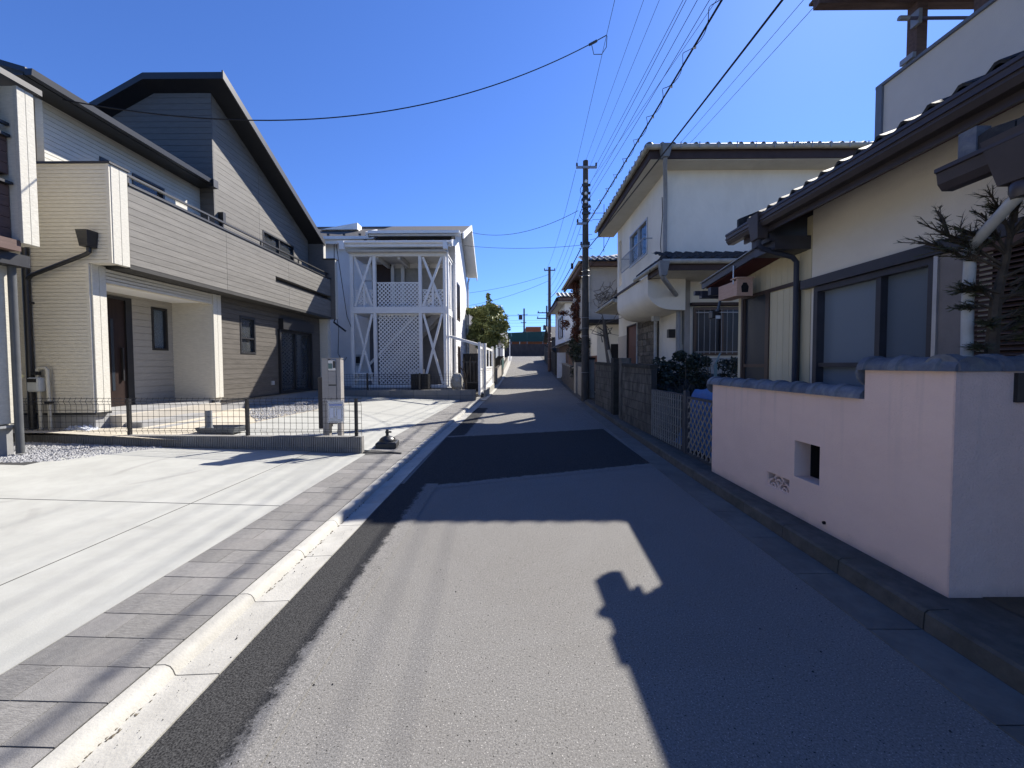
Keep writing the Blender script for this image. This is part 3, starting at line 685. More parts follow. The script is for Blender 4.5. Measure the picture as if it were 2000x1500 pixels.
# second storey white wall, windows, gutter and roof
cladding(HA, 'upper', 'x', -8.1, 1, [(7.02, 3.6), (10.48, 3.6), (10.48, 6.12), (7.02, 6.12)], .085, mat('ivory_siding', (.62, .6, .53), (.52, .5, .44), 7, .75, .15, 80, stretch=(1, 1, 6)), holes=[(7.95, 8.5, 4.6, 5.62), (8.62, 9.4, 4.6, 5.62)], single=False, thick=.012, gap=.01, wall_name='upper_wall', wall_t=.12)
window(HA, 'x', -8.1, 1, 7.95, 8.5, 4.6, 5.62, black, glass_clear, .045, back=.05, backm=curtg)
window(HA, 'x', -8.1, 1, 8.62, 9.4, 4.6, 5.62, black, glass_clear, .045, back=.05, backm=curtg)
part('roof', MB().prism([(-7.62, 6.4, 6.12), (-7.62, 6.4, 6.2), (-11, 6.4, 7.2), (-11, 6.4, 7.12)], (0, 4.08, 0)), black, HA)
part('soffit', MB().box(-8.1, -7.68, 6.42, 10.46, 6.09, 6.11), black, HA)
part('eave_gutter', MB().prism([(-7.6, 6.38, 6.06), (-7.5, 6.38, 6.06), (-7.485, 6.38, 6.16), (-7.62, 6.38, 6.16)], (0, 3.72, 0)), black, HA)
part('gutter_outlet', MB().box(-7.64, -7.44, 10.1, 10.26, 5.98, 6.17), black, HA)
vent = part('vent_hood', MB().lathe([(.09, 0), (.09, .08), (.07, .13), (.03, .15)], (0, 0, 0), 16), alu, HA, True); vent.rotation_euler = (0, math.radians(90), 0); vent.location = (-8.085, 7.75, 5.23)
# tall grey block with its own sloping roof
ZT = lambda y: 8.53-(y-10.5)*.484
cladding(HA, 'tall', 'x', -7.75, 1, [(10.52, 3.6), (15.25, 3.6), (15.25, ZT(15.25)), (10.52, ZT(10.52))], .15, greysid, holes=[(12.5, 14.25, 4.4, 5.72)], splits=(12.35,), wall_t=.12, wall_name='tall_wall')
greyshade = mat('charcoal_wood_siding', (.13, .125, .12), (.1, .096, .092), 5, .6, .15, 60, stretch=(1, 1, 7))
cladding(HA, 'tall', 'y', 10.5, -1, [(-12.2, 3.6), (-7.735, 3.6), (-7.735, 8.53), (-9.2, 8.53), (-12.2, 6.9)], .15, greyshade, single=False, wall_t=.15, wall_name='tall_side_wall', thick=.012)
window(HA, 'x', -7.75, 1, 12.5, 14.25, 4.4, 5.72, black, glass_clear, .05, mull=(.5,), back=.05, backm=curt)
def roof_slab(pts, thick, ext):
    mb = MB(); up = Vector((0, 0, thick)); e = Vector(ext)
    for a, b_ in zip(pts, pts[1:]):
        a, b_ = Vector(a), Vector(b_); mb.hexa([a, b_, b_+e, a+e], [a+up, b_+up, b_+e+up, a+e+up])
    return mb
part('tall_roof', roof_slab([(-7.2, 10.18, 8.66), (-9.2, 10.18, 8.66), (-12.4, 10.18, 6.95)], .16, (0, 5.25, -2.54)), black, HA)
part('verge_trim', roof_slab([(-7.165, 10.15, 8.64), (-7.2, 10.15, 8.64)], .2, (0, 5.3, -2.565)), mat('charcoal_trim', (.07, .07, .075), rough=.4), HA)
part('floodlight', MB().box(-7.73, -7.6, 10.62, 10.72, 5.3, 5.55).box(-7.73, -7.64, 10.66, 10.7, 5.1, 5.3), black, HA)
# far wing wall closing the balcony
fw = part('wing_wall', MB().box(-8.6, -7.24, 15.38, 15.58, 3.3, 6.22).box(-7.239, -6.8, 15.38, 15.58, 3.3, 5.55), greyshade, HA)
part('wing_coping', MB().box(-7.24, -6.77, 15.35, 15.61, 5.55, 5.59), black, fw)
part('wing_face', MB().box(-6.798, -6.775, 15.39, 15.57, 3.3, 5.54).box(-7.238, -7.215, 15.39, 15.57, 5.6, 6.2), whitesid, fw)
part('far_column', MB().box(-7.5, -7.1, 15.36, 15.58, .5, 3.29), whitesid, HA)
# porch
part('porch_beam', MB().box(-7.5, -7.36, 7.262, 9.86, 3.02, 3.279), beige, HA)
cladding(HA, 'beam', 'x', -7.36, 1, [(7.262, 3.02), (9.8, 3.02), (9.8, 3.279), (7.262, 3.279)], .064, beige, single=False, wall_t=.02, wall_name='beam_face', thick=.01, gap=.012)
part('porch_ceiling', MB().box(-8.4, -7.5, 7.25, 9.85, 3.05, 3.08), wh, HA)
pw = cladding(HA, 'porch', 'y', 9.82, -1, [(-8.38, .66), (-7.4, .66), (-7.4, 3.05), (-8.38, 3.05)], .064, beige, single=False, wall_t=.1, thick=.01, gap=.012, wall_name='porch_wall')
c3 = part('porch_column', MB().box(-7.4, -7.38, 9.81, 10.08, .66, 3.28), beige, HA); stone_face(c3, -7.33, 9.81, 10.08, .72, 3.27, 2)
part('base_flashing', MB().box(-8.4, -7.37, 9.79, 9.818, .6, .66), black, HA)
cladding(HA, 'entry', 'x', -8.36, 1, [(7.27, .6), (9.82, .6), (9.82, 3.06), (7.27, 3.06)], .15, mat('pale_taupe_siding', (.36, .335, .29), (.3, .28, .24), 7, .75, stretch=(1, 1, 6)), holes=[(7.6, 8.76, .6, 2.98), (9.24, 9.66, 1.88, 2.88)], single=False, wall_name='entry_wall')
dr = part('front_door', MB().box(-8.45, -8.36, 7.66, 8.62, .62, 2.92), doorbrown, HA)
part('door_frame', MB().box(-8.46, -8.33, 7.6, 7.66, .6, 2.98).box(-8.46, -8.33, 8.62, 8.76, .6, 2.98).box(-8.46, -8.33, 7.66, 8.62, 2.92, 2.98), black, dr)
part('door_glass', MB().box(-8.36, -8.352, 8.3, 8.36, 1.0, 2.5), glass_dark, dr)
part('handle', MB().box(-8.35, -8.31, 8.5, 8.53, 1.2, 1.9), black, dr)
window(HA, 'x', -8.36, 1, 9.24, 9.66, 1.88, 2.88, black, glass_frost, .05, back=.05, backm=curt)
part('porch_floor', MB().box(-8.36, -7.2, 7.3, 9.8, .3, .6), mat('pale_porch_tile', (.42, .39, .34), (.36, .335, .29), 3, .7), HA)
for i, (a, b_, z) in enumerate(((-7.19, -6.88, .46), (-6.87, -6.55, .36))): part('step', MB().box(a, b_, 7.35, 8.9, .2, z), foundation, HA)
# dark ground-floor wall
cladding(HA, 'dark', 'x', -7.42, 1, [(10.09, .635), (15.34, .635), (15.34, 3.28), (10.09, 3.28)], .132, darksid, holes=[(10.86, 11.5, 1.84, 2.87), (12.68, 14.58, .635, 3.0)], wall_name='ground_wall')
window(HA, 'x', -7.42, 1, 10.86, 11.5, 1.84, 2.87, black, glass_clear, .055, rails=(.42,), back=.04, backm=curt)
sw = window(HA, 'x', -7.42, 1, 12.68, 14.58, .635, 2.66, black, glass_clear, .07, mull=(.5,), back=.06, backm=curt, name='sliding_window')
part('shutter_box', MB().box(-7.5, -7.25, 12.66, 14.6, 2.665, 3.0), black, sw)
part('shutter_rail', MB().box(-7.5, -7.33, 12.6, 12.678, .635, 2.66), black, sw); part('shutter_rail', MB().box(-7.5, -7.33, 14.582, 14.66, .635, 2.66), black, sw)
part('wall_vent', MB().box(-7.4, -7.36, 12.18, 12.3, .92, 1.04), alu, HA)
part('far_wall', MB().box(-14, -7.5, 15.27, 15.345, .6, 3.3).box(-12.2, -8.7, 15.27, 15.37, 3.3, 5.6), greysid, HA)
part('downspout', MB().tube([(-6.9, 15.65, 3.4), (-7.0, 15.67, 3.2), (-6.55, 15.7, 2.85)], .035, 8), black, HA)
# drainpipe on the end wall
ds = part('downspout', MB().tube([(-8.4, 6.93, .2), (-8.4, 6.93, 4.6)], .05, 10), black, HA, True)
part('hopper', MB().add(*(lambda bb: (bb.v, bb.f))(MB().hexa([(-7.34, 6.82, 3.55), (-7.2, 6.82, 3.55), (-7.2, 6.98, 3.55), (-7.34, 6.98, 3.55)], [(-7.37, 6.79, 3.82), (-7.17, 6.79, 3.82), (-7.17, 6.98, 3.82), (-7.37, 6.98, 3.82)]))), black, ds)
part('branch_pipe', MB().tube([(-7.27, 6.91, 3.56), (-7.27, 6.91, 3.47), (-7.33, 6.91, 3.43), (-8.3, 6.92, 3.08), (-8.4, 6.93, 3.0)], .035, 10), black, ds, True)
for z in (1.2, 2.6): part('clip', MB().box(-8.46, -8.34, 6.92, 6.988, z, z+.03), black, ds)
# gas meter
gm = thing('gas_meter', 'grey gas meter on pale pipes against the beige end wall', 'gas meter', (-8.15, 6.9, .3))
part('body', MB().box(-8.33, -8.12, 6.8, 6.93, 1.07, 1.32), metergrey, gm, bevel=.03)
part('dial', MB().box(-8.3, -8.15, 6.79, 6.802, 1.24, 1.3), mat('meter_dial', (.03, .03, .03), rough=.3), gm)
part('pipe', MB().tube([(-8.2, 6.88, .2), (-8.2, 6.88, 1.1)], .026, 10), mat('ivory_pipe', (.52, .5, .42), (.44, .42, .36), 6, .6), gm, True)
part('pipe', MB().tube([(-8.24, 6.9, 1.3), (-8.24, 6.9, 1.46), (-8.2, 6.9, 1.48), (-8.1, 6.9, 1.48), (-8.07, 6.9, 1.45), (-8.05, 6.9, .2)], .026, 10), MATS['ivory_pipe'], gm, True)
part('valve', MB().box(-8.1, -8.02, 6.86, 6.94, .86, .9), black, gm); part('valve', MB().box(-8.3, -8.2, 6.85, 6.92, 1.36, 1.42), black, gm)
part('paper_tag', MB().hexa([(-8.52, 6.78, 1.36), (-8.44, 6.78, 1.27), (-8.44, 6.785, 1.27), (-8.52, 6.785, 1.36)], [(-8.42, 6.78, 1.42), (-8.32, 6.78, 1.34), (-8.32, 6.785, 1.34), (-8.42, 6.785, 1.42)]), tagp, gm)
for k in range(2):
    part('hose', MB().tube([(-8.62+.05*k, 6.86, .85), (-8.6+.04*k, 6.85, .62), (-8.52+.04*k, 6.84, .42), (-8.4+.05*k, 6.83, .3)], .014, 6), pipeg, gm, True)

# ================================================================== LEFT: neighbouring house at the picture edge
HB = thing('neighbour_house', 'pale clad house with brown boarded balcony at the left picture edge', 'house', (-9, 3, .2))
part('ground_wall', MB().box(-12, -7.36, -5, 5.8, .66, 3.12), whitesid, HB)
for k in range(2): part('stone_panel', MB().box(-7.358, -7.3, 5.8-.46*(k+1)+.003, 5.8-.46*k-.003, .68, 3.1), whitesid, HB, bevel=.004)
cladding(HB, 'side', 'x', -7.359, 1, [(-3, .7), (4.87, .7), (4.87, 3.1), (-3, 3.1)], .064, beige, single=False, thick=.05, wall_t=.02, wall_name='side_wall')
part('foundation', MB().box(-12, -7.33, -5, 5.8, .1, .62), foundation, HB)
part('base_flashing', MB().box(-12, -7.26, -5, 5.83, .625, .66), galv, HB)
part('downspout', MB().tube([(-7.22, 5.79, .24), (-7.22, 5.79, 3.0)], .045, 10), mat('charcoal_pipe', (.09, .095, .1), rough=.5), HB, True)
part('low_eave_gutter', MB().box(-7.32, -7.08, 3.0, 5.9, 2.95, 3.12), black, HB)
part('wing_wall', MB().box(-9.5, -6.96, 5.69, 5.88, 3.25, 5.42), beige, HB)
for k in range(2): part('stone_panel', MB().box(-6.958, -6.9, 5.68+.1*k+.002, 5.78+.1*k-.002, 3.25, 5.42), whitesid, HB, bevel=.004)
cladding(HB, 'front', 'x', -7.08, 1, [(0, 3.3), (5.68, 3.3), (5.68, 4.7), (0, 4.7)], .15, browns, holes=[(0, 5.68, 4.06, 4.2)], single=True, wall_name='balcony_parapet', splits=(3.0,))
[part('rail', MB().box(*q), black, HB) for q in ((-7.13, -7.0, 0, 5.67, 4.7, 4.74), (-7.06, -7.01, 0, 5.67, 4.86, 4.9), (-7.1, -6.99, 0, 5.67, 4.05, 4.085))]
part('upper_wall', MB().box(-12, -8.2, -5, 5.685, 3.12, 5.45), beige, HB)
part('balcony_soffit', MB().box(-9.4, -6.94, -5, 5.685, 3.13, 3.28), browns, HB)
part('roof', MB().prism([(-6.85, -6, 5.44), (-6.85, -6, 5.52), (-12, -6, 6.9), (-12, -6, 6.8)], (0, 11.95, 0)), black, HB)
# ================================================================== LEFT: WHITE HOUSE WITH TIMBER BALCONY
WH = thing('white_house', 'white two-storey house with cross-braced timber balcony and lattice', 'house', (-4, 16, .6))
def wbox(nm, m, *a, parent=WH, **k):
    r0 = None
    for q in a:
        o = part(nm, MB().box(*q), m, parent, **k); r0 = r0 or o
    return r0
wbox('floor_slab', foundation, (-10, -2.2, 14.6, 20.2, .2, .68))
cladding(WH, 'front', 'y', 16.3, -1, [(-10, .68), (-2.32, .68), (-2.32, 6.4), (-10, 6.4)], .45, whs if False else whs, holes=[(-5.6, -4.75, .7, 2.75), (-5.7, -4.9, 3.7, 5.6)], single=False, wall_name='front_wall', thick=.01, gap=.012)
wbox('door', mat('dark_red_brown_door', (.06, .04, .035), rough=.5), (-5.6, -4.75, 16.34, 16.38, .7, 2.75), (-5.7, -4.9, 16.34, 16.38, 3.7, 5.6))
cladding(WH, 'side', 'x', -2.32, 1, [(16.32, .68), (20.2, .68), (20.2, 6.1), (18.0, 7.5), (16.32, 6.8)], .45, whs, holes=[(16.6, 17.5, 3.4, 4.95), (16.75, 17.5, .95, 2.3)], single=False, wall_name='side_wall', thick=.01, gap=.012)
window(WH, 'x', -2.32, 1, 16.6, 17.5, 3.4, 4.95, aluw, glass_clear, .06, mull=(.5,), back=.04, backm=curtg)
window(WH, 'x', -2.32, 1, 16.75, 17.5, .95, 2.3, aluw, glass_clear, .06, mull=(.5,), back=.04, backm=curt)
wbox('back_wall', whs, (-10, -2.34, 20.05, 20.2, .68, 6.0))
# roofs
def slope(x0, x1, y0, z0, y1, z1, th): return MB().prism([(x0, y0, z0), (x0, y1, z1), (x0, y1, z1+th), (x0, y0, z0+th)], (x1-x0, 0, 0))
mr_ = part('main_roof', slope(-5.35, -1.85, 15.0, 6.35, 18.0, 7.63, .06), roofgrey, WH)
part('left_slope', slope(-10, -5.36, 15.95, 6.5, 18.0, 7.55, .06), roofgrey, mr_)
part('back_slope', slope(-10, -1.85, 20.6, 6.0, 18.0, 7.63, .06), roofgrey, mr_)
part('verge_board', slope(-1.85, -1.8, 14.95, 6.18, 18.0, 7.5, .22).prism([(-1.85, 20.65, 5.82), (-1.85, 18.0, 7.5), (-1.85, 18.0, 7.72), (-1.85, 20.65, 6.04)], (.05, 0, 0)), wh, mr_)
part('verge_soffit', slope(-2.31, -1.86, 20.6, 5.95, 18.0, 7.58, .03), wh, mr_)
wbox('eave_board', wh, (-5.3, -1.9, 14.9, 15.0, 6.28, 6.42), (-10, -5.4, 15.85, 15.95, 6.3, 6.52), parent=mr_)
wbox('eave_gutter', wh, (-5.3, -1.95, 14.78, 14.898, 6.34, 6.44), (-10, -5.4, 15.73, 15.848, 6.44, 6.55), parent=mr_)
part('verge_board', MB().bar((-5.36, 14.85, 6.3), (-5.36, 15.95, 6.75), .09, .22), wh, mr_)
part('small_gable', MB().prism([(-8.2, 17.2, 7.3), (-6.6, 17.2, 7.3), (-6.6, 17.2, 7.58)], (0, .5, 0)), wh, mr_)
pr_ = part('porch_roof', slope(-6.1, -2.2, 14.42, 5.88, 15.5, 6.2, .05), roofgrey, WH)
wbox('porch_eave_board', wh, (-6.15, -2.2, 14.33, 14.42, 5.72, 5.9), parent=pr_)
part('porch_gutter', MB().tube([(-6.2, 14.29, 5.87), (-2.15, 14.29, 5.87)], .05, 8), wh, pr_, True)
part('verge_board', slope(-2.2, -2.14, 14.4, 5.75, 15.6, 6.1, .24), wh, pr_)
for (x0, x1, yy, zz, n) in ((-5.0, -2.3, 15.35, 6.545, 7), (-5.6, -2.7, 14.72, 6.02, 6), (-9.6, -5.8, 16.2, 6.72, 6)):
    for i in range(n):
        xx = x0+(x1-x0)*(i+.5)/n; part('snow_guard', MB().box(xx-.05, xx+.05, yy-.03, yy+.03, zz, zz+.07), black, mr_)
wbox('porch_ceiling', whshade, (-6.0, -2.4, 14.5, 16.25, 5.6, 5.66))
wbox('hopper', wh, (-6.12, -5.95, 14.2, 14.33, 5.6, 5.9), (-2.45, -2.3, 14.2, 14.33, 5.6, 5.9), parent=pr_)
# timber frame
part('porch_shade_sheet', MB().box(-4.85, -2.45, 16.2, 16.24, 3.6, 5.4), mat('beige_grey_painted_shade', (.3, .29, .265), rough=.8), WH)  # sheet added in front of the wall, its colour carries the porch shade
FR = part('timber_frame', MB().box(-5.97, -2.42, 14.74, 14.86, 3.42, 3.66), wh, WH)
part('beam', MB().box(-5.97, -2.42, 14.74, 14.86, 5.5, 5.7), wh, FR); part('beam', MB().box(-5.97, -2.42, 14.74, 14.86, .68, .78), wh, FR)
for xx in (-5.91, -5.08, -3.4, -2.5):
    for z0, z1 in ((.78, 3.42), (3.66, 5.5)): part('post', MB().box(xx-.055, xx+.055, 14.75, 14.87, z0, z1), wh, FR)
for a, b in ((-5.84, -5.15), (-3.33, -2.57)):
    for z0, z1 in ((.8, 3.4), (3.68, 5.48)):
        part('cross_brace', MB().bar((a+.03, 14.78, z0), (b-.03, 14.78, z1), .04, .085, up=(1, 0, 0)), wh, FR)
        part('cross_brace', MB().bar((a+.03, 14.83, z1), (b-.03, 14.83, z0), .04, .085, up=(1, 0, 0)), wh, FR)
    part('baluster', MB().box((a+b)/2-.045, (a+b)/2+.045, 14.85, 14.9, 3.66, 4.5), wh, FR)
# side of the timber frame, towards the road
for yy in (15.35, 15.9, 16.2):
    for z0, z1 in ((.7, 3.42), (3.66, 5.6)): part('post', MB().box(-2.56, -2.44, yy-.06, yy+.06, z0, z1), wh, FR)
part('side_beam', MB().box(-2.57, -2.43, 14.88, 16.28, 3.42, 3.66), wh, FR); part('side_beam', MB().box(-2.57, -2.43, 14.88, 16.28, 5.5, 5.7), wh, FR)
for z0, z1 in ((.8, 3.4), (3.68, 5.48)):
    for a, b in ((14.9, 15.3), (15.4, 15.85)):
        part('cross_brace', MB().bar((-2.52, a, z0), (-2.52, b, z1), .04, .1, up=(0, 1, 0)), wh, FR)
        part('cross_brace', MB().bar((-2.47, a, z1), (-2.47, b, z0), .04, .1, up=(0, 1, 0)), wh, FR)
wbox('deck', wh, (-5.95, -2.45, 14.88, 16.28, 3.44, 3.55))
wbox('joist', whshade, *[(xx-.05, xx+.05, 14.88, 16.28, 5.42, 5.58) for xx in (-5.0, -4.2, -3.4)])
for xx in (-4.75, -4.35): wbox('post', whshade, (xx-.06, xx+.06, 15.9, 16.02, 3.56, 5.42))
def lattice(x0, x1, y, z0, z1, pitch=.17, w=.04, th=.01):
    mb = MB(); s = pitch
    for sg, dy in ((1, 0), (-1, th+.001)):
        c = -(z1-z0)
        while c < (x1-x0)+(z1-z0):
            # line x = x0 + c + t , z = z0 + t (sg=1) or z1 - t
            t0, t1 = max(0, -c), min(z1-z0, x1-x0-c)
            if t1-t0 > .02:
                za, zb = (z0+t0, z0+t1) if sg > 0 else (z1-t0, z1-t1)
                mb.bar((x0+c+t0, y+dy, za), (x0+c+t1, y+dy, zb), th, w, up=(1, 0, -sg))
            c += s
    return mb
for (x0, x1, z0, z1) in ((-5.0, -3.48, .8, 3.38), (-5.0, -3.48, 3.68, 4.55), (-5.83, -5.16, 3.68, 4.28), (-3.32, -2.58, 3.68, 4.28)):
    L_ = part('lattice_panel', lattice(x0, x1, 14.9, z0, z1, .145, .04), wh, FR, kind='stuff')
    part('lattice_rail', MB().box(x0-.02, x1+.02, 14.885, 14.93, z1-.005, z1+.03), wh, L_)
# stair behind the lattice
stg = mat('stair_with_painted_shade', (.3, .3, .32), rough=.7)  # white stair coloured grey to carry the shade behind the lattice
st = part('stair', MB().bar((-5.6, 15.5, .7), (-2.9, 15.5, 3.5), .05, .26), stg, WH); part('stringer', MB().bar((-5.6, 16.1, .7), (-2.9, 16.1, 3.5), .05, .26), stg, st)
part('back_panel', MB().box(-5.8, -2.4, 16.2, 16.24, .7, 3.4), mat('painted_shade_panel', (.13, .13, .14), (.1, .1, .11), 3, .8), WH)  # added dark sheet: shade behind the lower lattice, given as colour
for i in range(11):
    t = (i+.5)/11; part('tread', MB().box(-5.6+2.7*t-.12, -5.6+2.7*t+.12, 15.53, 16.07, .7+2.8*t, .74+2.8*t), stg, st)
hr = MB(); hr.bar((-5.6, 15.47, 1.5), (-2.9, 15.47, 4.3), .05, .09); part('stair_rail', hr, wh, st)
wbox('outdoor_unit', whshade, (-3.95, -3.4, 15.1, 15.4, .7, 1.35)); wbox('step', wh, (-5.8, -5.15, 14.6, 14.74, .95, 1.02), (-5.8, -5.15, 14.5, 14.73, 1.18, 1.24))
wbox('wall_panel', mat('folding_screen', (.6, .6, .6), rough=.6), (-5.75, -5.72, 15.3, 15.34, 3.66, 5.0), (-5.3, -5.27, 15.3, 15.34, 3.66, 5.0), (-5.72, -5.3, 15.3, 15.34, 4.3, 4.36), (-5.72, -5.3, 15.3, 15.34, 4.7, 4.76))
em = part('electric_meter', MB().box(-6.42, -6.14, 16.2, 16.28, 1.5, 1.95), metergrey, WH); part('meter_glass', MB().box(-6.36, -6.2, 16.12, 16.2, 1.6, 1.86), blackp, em)
part('service_cable', MB().tube([(-6.25, 14.3, 5.8), (-6.45, 15.6, 3.4), (-6.5, 16.25, 2.9), (-6.5, 16.25, 1.9)], .012, 5), wirem, WH)
part('service_cable', MB().tube([(-6.32, 14.3, 5.8), (-6.9, 15.5, 3.9), (-7.05, 16.22, 3.0), (-7.1, 16.22, 2.0), (-6.9, 16.22, 1.6), (-6.75, 16.22, 1.85)], .012, 5), wirem, WH)
part('downspout', MB().tube([(-2.2, 20.3, 5.85), (-2.25, 20.2, 5.6), (-2.25, 20.2, .7)], .05, 8), wh, WH, True); part('downspout', MB().tube([(-2.38, 14.7, 5.7), (-2.38, 14.7, .7)], .04, 8), wh, WH, True)
# tiled block wall with dark mesh in front of the white house
tb = thing('garden_block_wall', 'smooth grey block wall in front of the white house', 'wall', (-4, 13.65, .2))
bm = mat('smooth_grey_block', (.24, .235, .225), (.2, .195, .187), 5, .85, .1, 60, rand=.05)
part('core', MB().box(-7.0, -1.3, 13.62, 13.74, .1, .64), joint, tb)
for r in range(3):
    z0 = .06+r*.2; xx = -7.0
    while xx < -1.32:
        x1 = min(xx+.4, -1.28); part('block', MB().box(xx+.004, x1-.004, 13.6, 13.75, z0+.003, z0+.197), bm, tb); xx += .4
gf = thing('garden_mesh_fence', 'dark mesh fence on the smooth grey block wall', 'fence', (-4, 13.7, .66))
part('mesh_panel', mesh_panel(-6.9, -2.1, lambda x: 13.64, [.7, .76, .86, .96, 1.06, 1.14, 1.2], .1, .004), black, gf, kind='stuff')
for xx in (-6.8, -5.0, -3.2): part('post', MB().box(xx-.025, xx+.025, 13.66, 13.71, .65, 1.24), black, gf)
# planter box, rock and shrub between wall and frame
part('planter_box', MB().box(-3.55, -2.95, 13.85, 14.3, .66, 1.2), mat('dark_planter', (.03, .03, .03), rough=.7), None, bevel=.02, label='dark planter tub behind the smooth grey block wall', cat='planter')
rk = MB(); nn = 12; vs = []
for i in range(nn):
    for j in range(7):
        th, ph = 2*math.pi*i/nn, math.pi*j/6; r = 1+.12*math.sin(i*2.3+j*1.7)
        vs.append((-1.98+.22*r*math.sin(ph)*math.cos(th), 14.1+.2*r*math.sin(ph)*math.sin(th), .92+.36*math.cos(ph)*(1 if math.cos(ph) < 0 else .9)))
rk.add(vs, [(i*7+j, i*7+j+1, ((i+1) % nn)*7+j+1, ((i+1) % nn)*7+j) for i in range(nn) for j in range(6)])
part('garden_rock', rk, mat('pale_rock', (.42, .4, .36), (.26, .25, .22), 9, .9, .8, 25), None, label='upright pale rock beside the white gate', cat='rock')
sbm = MB()
sbm.tube([(-1.66, 14.15, .64), (-1.68, 14.1, 1.0), (-1.75, 14.15, 1.35), (-1.72, 14.1, 1.75)], [.05, .04, .03, .015], 7).tube([(-1.67, 14.1, 1.0), (-1.55, 14.0, 1.3), (-1.5, 14.1, 1.8)], [.035, .025, .012], 6).tube([(-1.7, 14.12, 1.2), (-1.9, 14.05, 1.5), (-1.95, 14.1, 1.9)], [.028, .02, .01], 6)
part('bare_shrub', sbm, bark, None, True, label='bare dark shrub stem between rock and white gate', cat='shrub')
part('garden_railing', (lambda m_: (m_.box(-2.2, -1.35, 17.3, 17.34, 1.62, 1.66), m_.box(-2.2, -1.35, 17.3, 17.34, .72, .76), [m_.box(xx-.012, xx+.012, 17.3, 17.34, .76, 1.62) for xx in (-2.15, -2.0, -1.85, -1.7, -1.55, -1.4)], m_)[-1])(MB()), black, None, label='short black railing beside the white house wall', cat='railing')
# the white house and its front garden: 1.15 times the size drawn above, scaled about the camera position; base and loc together amount to that
def push_back_group(roots, base, loc, k):
    base, loc = Vector(base), Vector(loc); seen_ = set()
    def walk(o, par):
        if o.type == 'MESH':
            if o.data.name not in seen_:
                seen_.add(o.data.name)
                for v in o.data.vertices: v.co = loc+(v.co-base)*k
                o.data.update()
        else: o.location = loc+(o.location-base)*k
        if par is not None and par.type == 'EMPTY': o.matrix_parent_inverse = Matrix.Translation(-par.location)
        for c in o.children: walk(c, o)
    for r in roots: walk(r, None)
bpy.context.view_layer.update()
push_back_group([WH, tb, gf]+[bpy.data.objects[n] for n in ('planter_box', 'garden_rock', 'bare_shrub', 'garden_railing')], (-4, 14.8, .68), (-4.6, 17.02, .557), 1.15)
# white gate panels along the road
def gate_panel(nm, label, y0, y1, zb):
    def X(y): return xl(y)-.2
    t = thing(nm, label, 'gate', (X(y0), (y0+y1)/2, zb), 'white gate panels along the left kerb')
    L0, L1 = (X(y0), y0), (X(y1), y1)
    def seg(a, b, z0, z1, th, nm2, off=0, m=wh):
        p = [(L0[0]+(L1[0]-L0[0])*k, L0[1]+(L1[1]-L0[1])*k) for k in (a, b)]
        mb = MB().hexa([(p[0][0]-th/2+off, p[0][1], z0), (p[0][0]+th/2+off, p[0][1], z0), (p[1][0]+th/2+off, p[1][1], z0), (p[1][0]-th/2+off, p[1][1], z0)],
                       [(p[0][0]-th/2+off, p[0][1], z1), (p[0][0]+th/2+off, p[0][1], z1), (p[1][0]+th/2+off, p[1][1], z1), (p[1][0]-th/2+off, p[1][1], z1)])
        return part(nm2, mb, m, t)
    seg(0, .07, zb, zb+2.05, .09, 'post'); seg(.93, 1, zb, zb+2.05, .09, 'post')
    seg(.071, .929, zb+1.8, zb+1.9, .05, 'top_rail'); seg(.071, .929, zb+.95, zb+1.03, .05, 'mid_rail')
    seg(.071, .929, zb+.08, zb+.16, .05, 'bottom_rail')
    for k in range(8): seg(.071, .929, zb+.17+k*.097, zb+.17+k*.097+.085, .03, 'slat')
    seg(.45, .52, zb+1.031, zb+1.799, .04, 'mullion')
    return t
gate_panel('white_gate', 'white slatted gate panel nearest the grey block wall', 15.5, 16.45, .34)
gate_panel('white_gate', 'white slatted gate panel farther up the left kerb', 17.4, 20.9, .4)
part('gate_plinth', strip([17.2, 19, 21], lambda y: xl(y)-.3, lambda y: xl(y)-.12, lambda x, y: prof(y)+.32), kerbm, None, label='low stone plinth under the farther white gate panel', cat='plinth').modifiers.new('s', 'SOLIDIFY').thickness = .3
part('sloping_rail', MB().bar((-2.8, 17.1, 2.76), (-1.36, 15.55, 2.3), .05, .1), wh, None, label='sloping white rail from the timber porch to the gate post', cat='rail')
part('gate_post', MB().box(-1.36, -1.24, 16.7, 16.82, .15, 2.3), mat('dark_steel_post', (.05, .05, .055), rough=.5), None, label='dark steel post between the two white gate panels', cat='post')

# ---- trees
def leaf_cloud(centers, n, size, mb, aspect=2.2, rnd=random):
    for i in range(n):
        c, r = rnd.choice(centers); d = Vector((rnd.gauss(0, 1), rnd.gauss(0, 1), rnd.gauss(0, 1))); d.normalize()
        rr = rnd.random()**.45; p = Vector(c)+Vector((d.x*r[0], d.y*r[1], d.z*r[2]))*rr
        a = Vector((rnd.gauss(0, 1), rnd.gauss(0, 1), rnd.gauss(0, .6)-.25)).normalized(); b = a.orthogonal().normalized()
        b = (Matrix.Rotation(rnd.uniform(0, 6.28), 3, a) @ b); s = size*rnd.uniform(.6, 1.3)
        mb.add([p-a*s*aspect*.5, p+b*s*.5, p+a*s*aspect*.5, p-b*s*.5], [(0, 1, 2, 3)])
    return mb
T = thing('street_tree', 'round olive green tree rising behind the white gate', 'tree', (-1.55, 20.5, .2))
tb_ = MB(); tb_.tube([(-1.75, 20.3, .1), (-1.72, 20.3, 1.0), (-1.6, 20.35, 1.7), (-1.45, 20.4, 2.4), (-1.3, 20.4, 3.2)], [.12, .1, .085, .06, .03], 9)
rnd = random.Random(3); cs = []
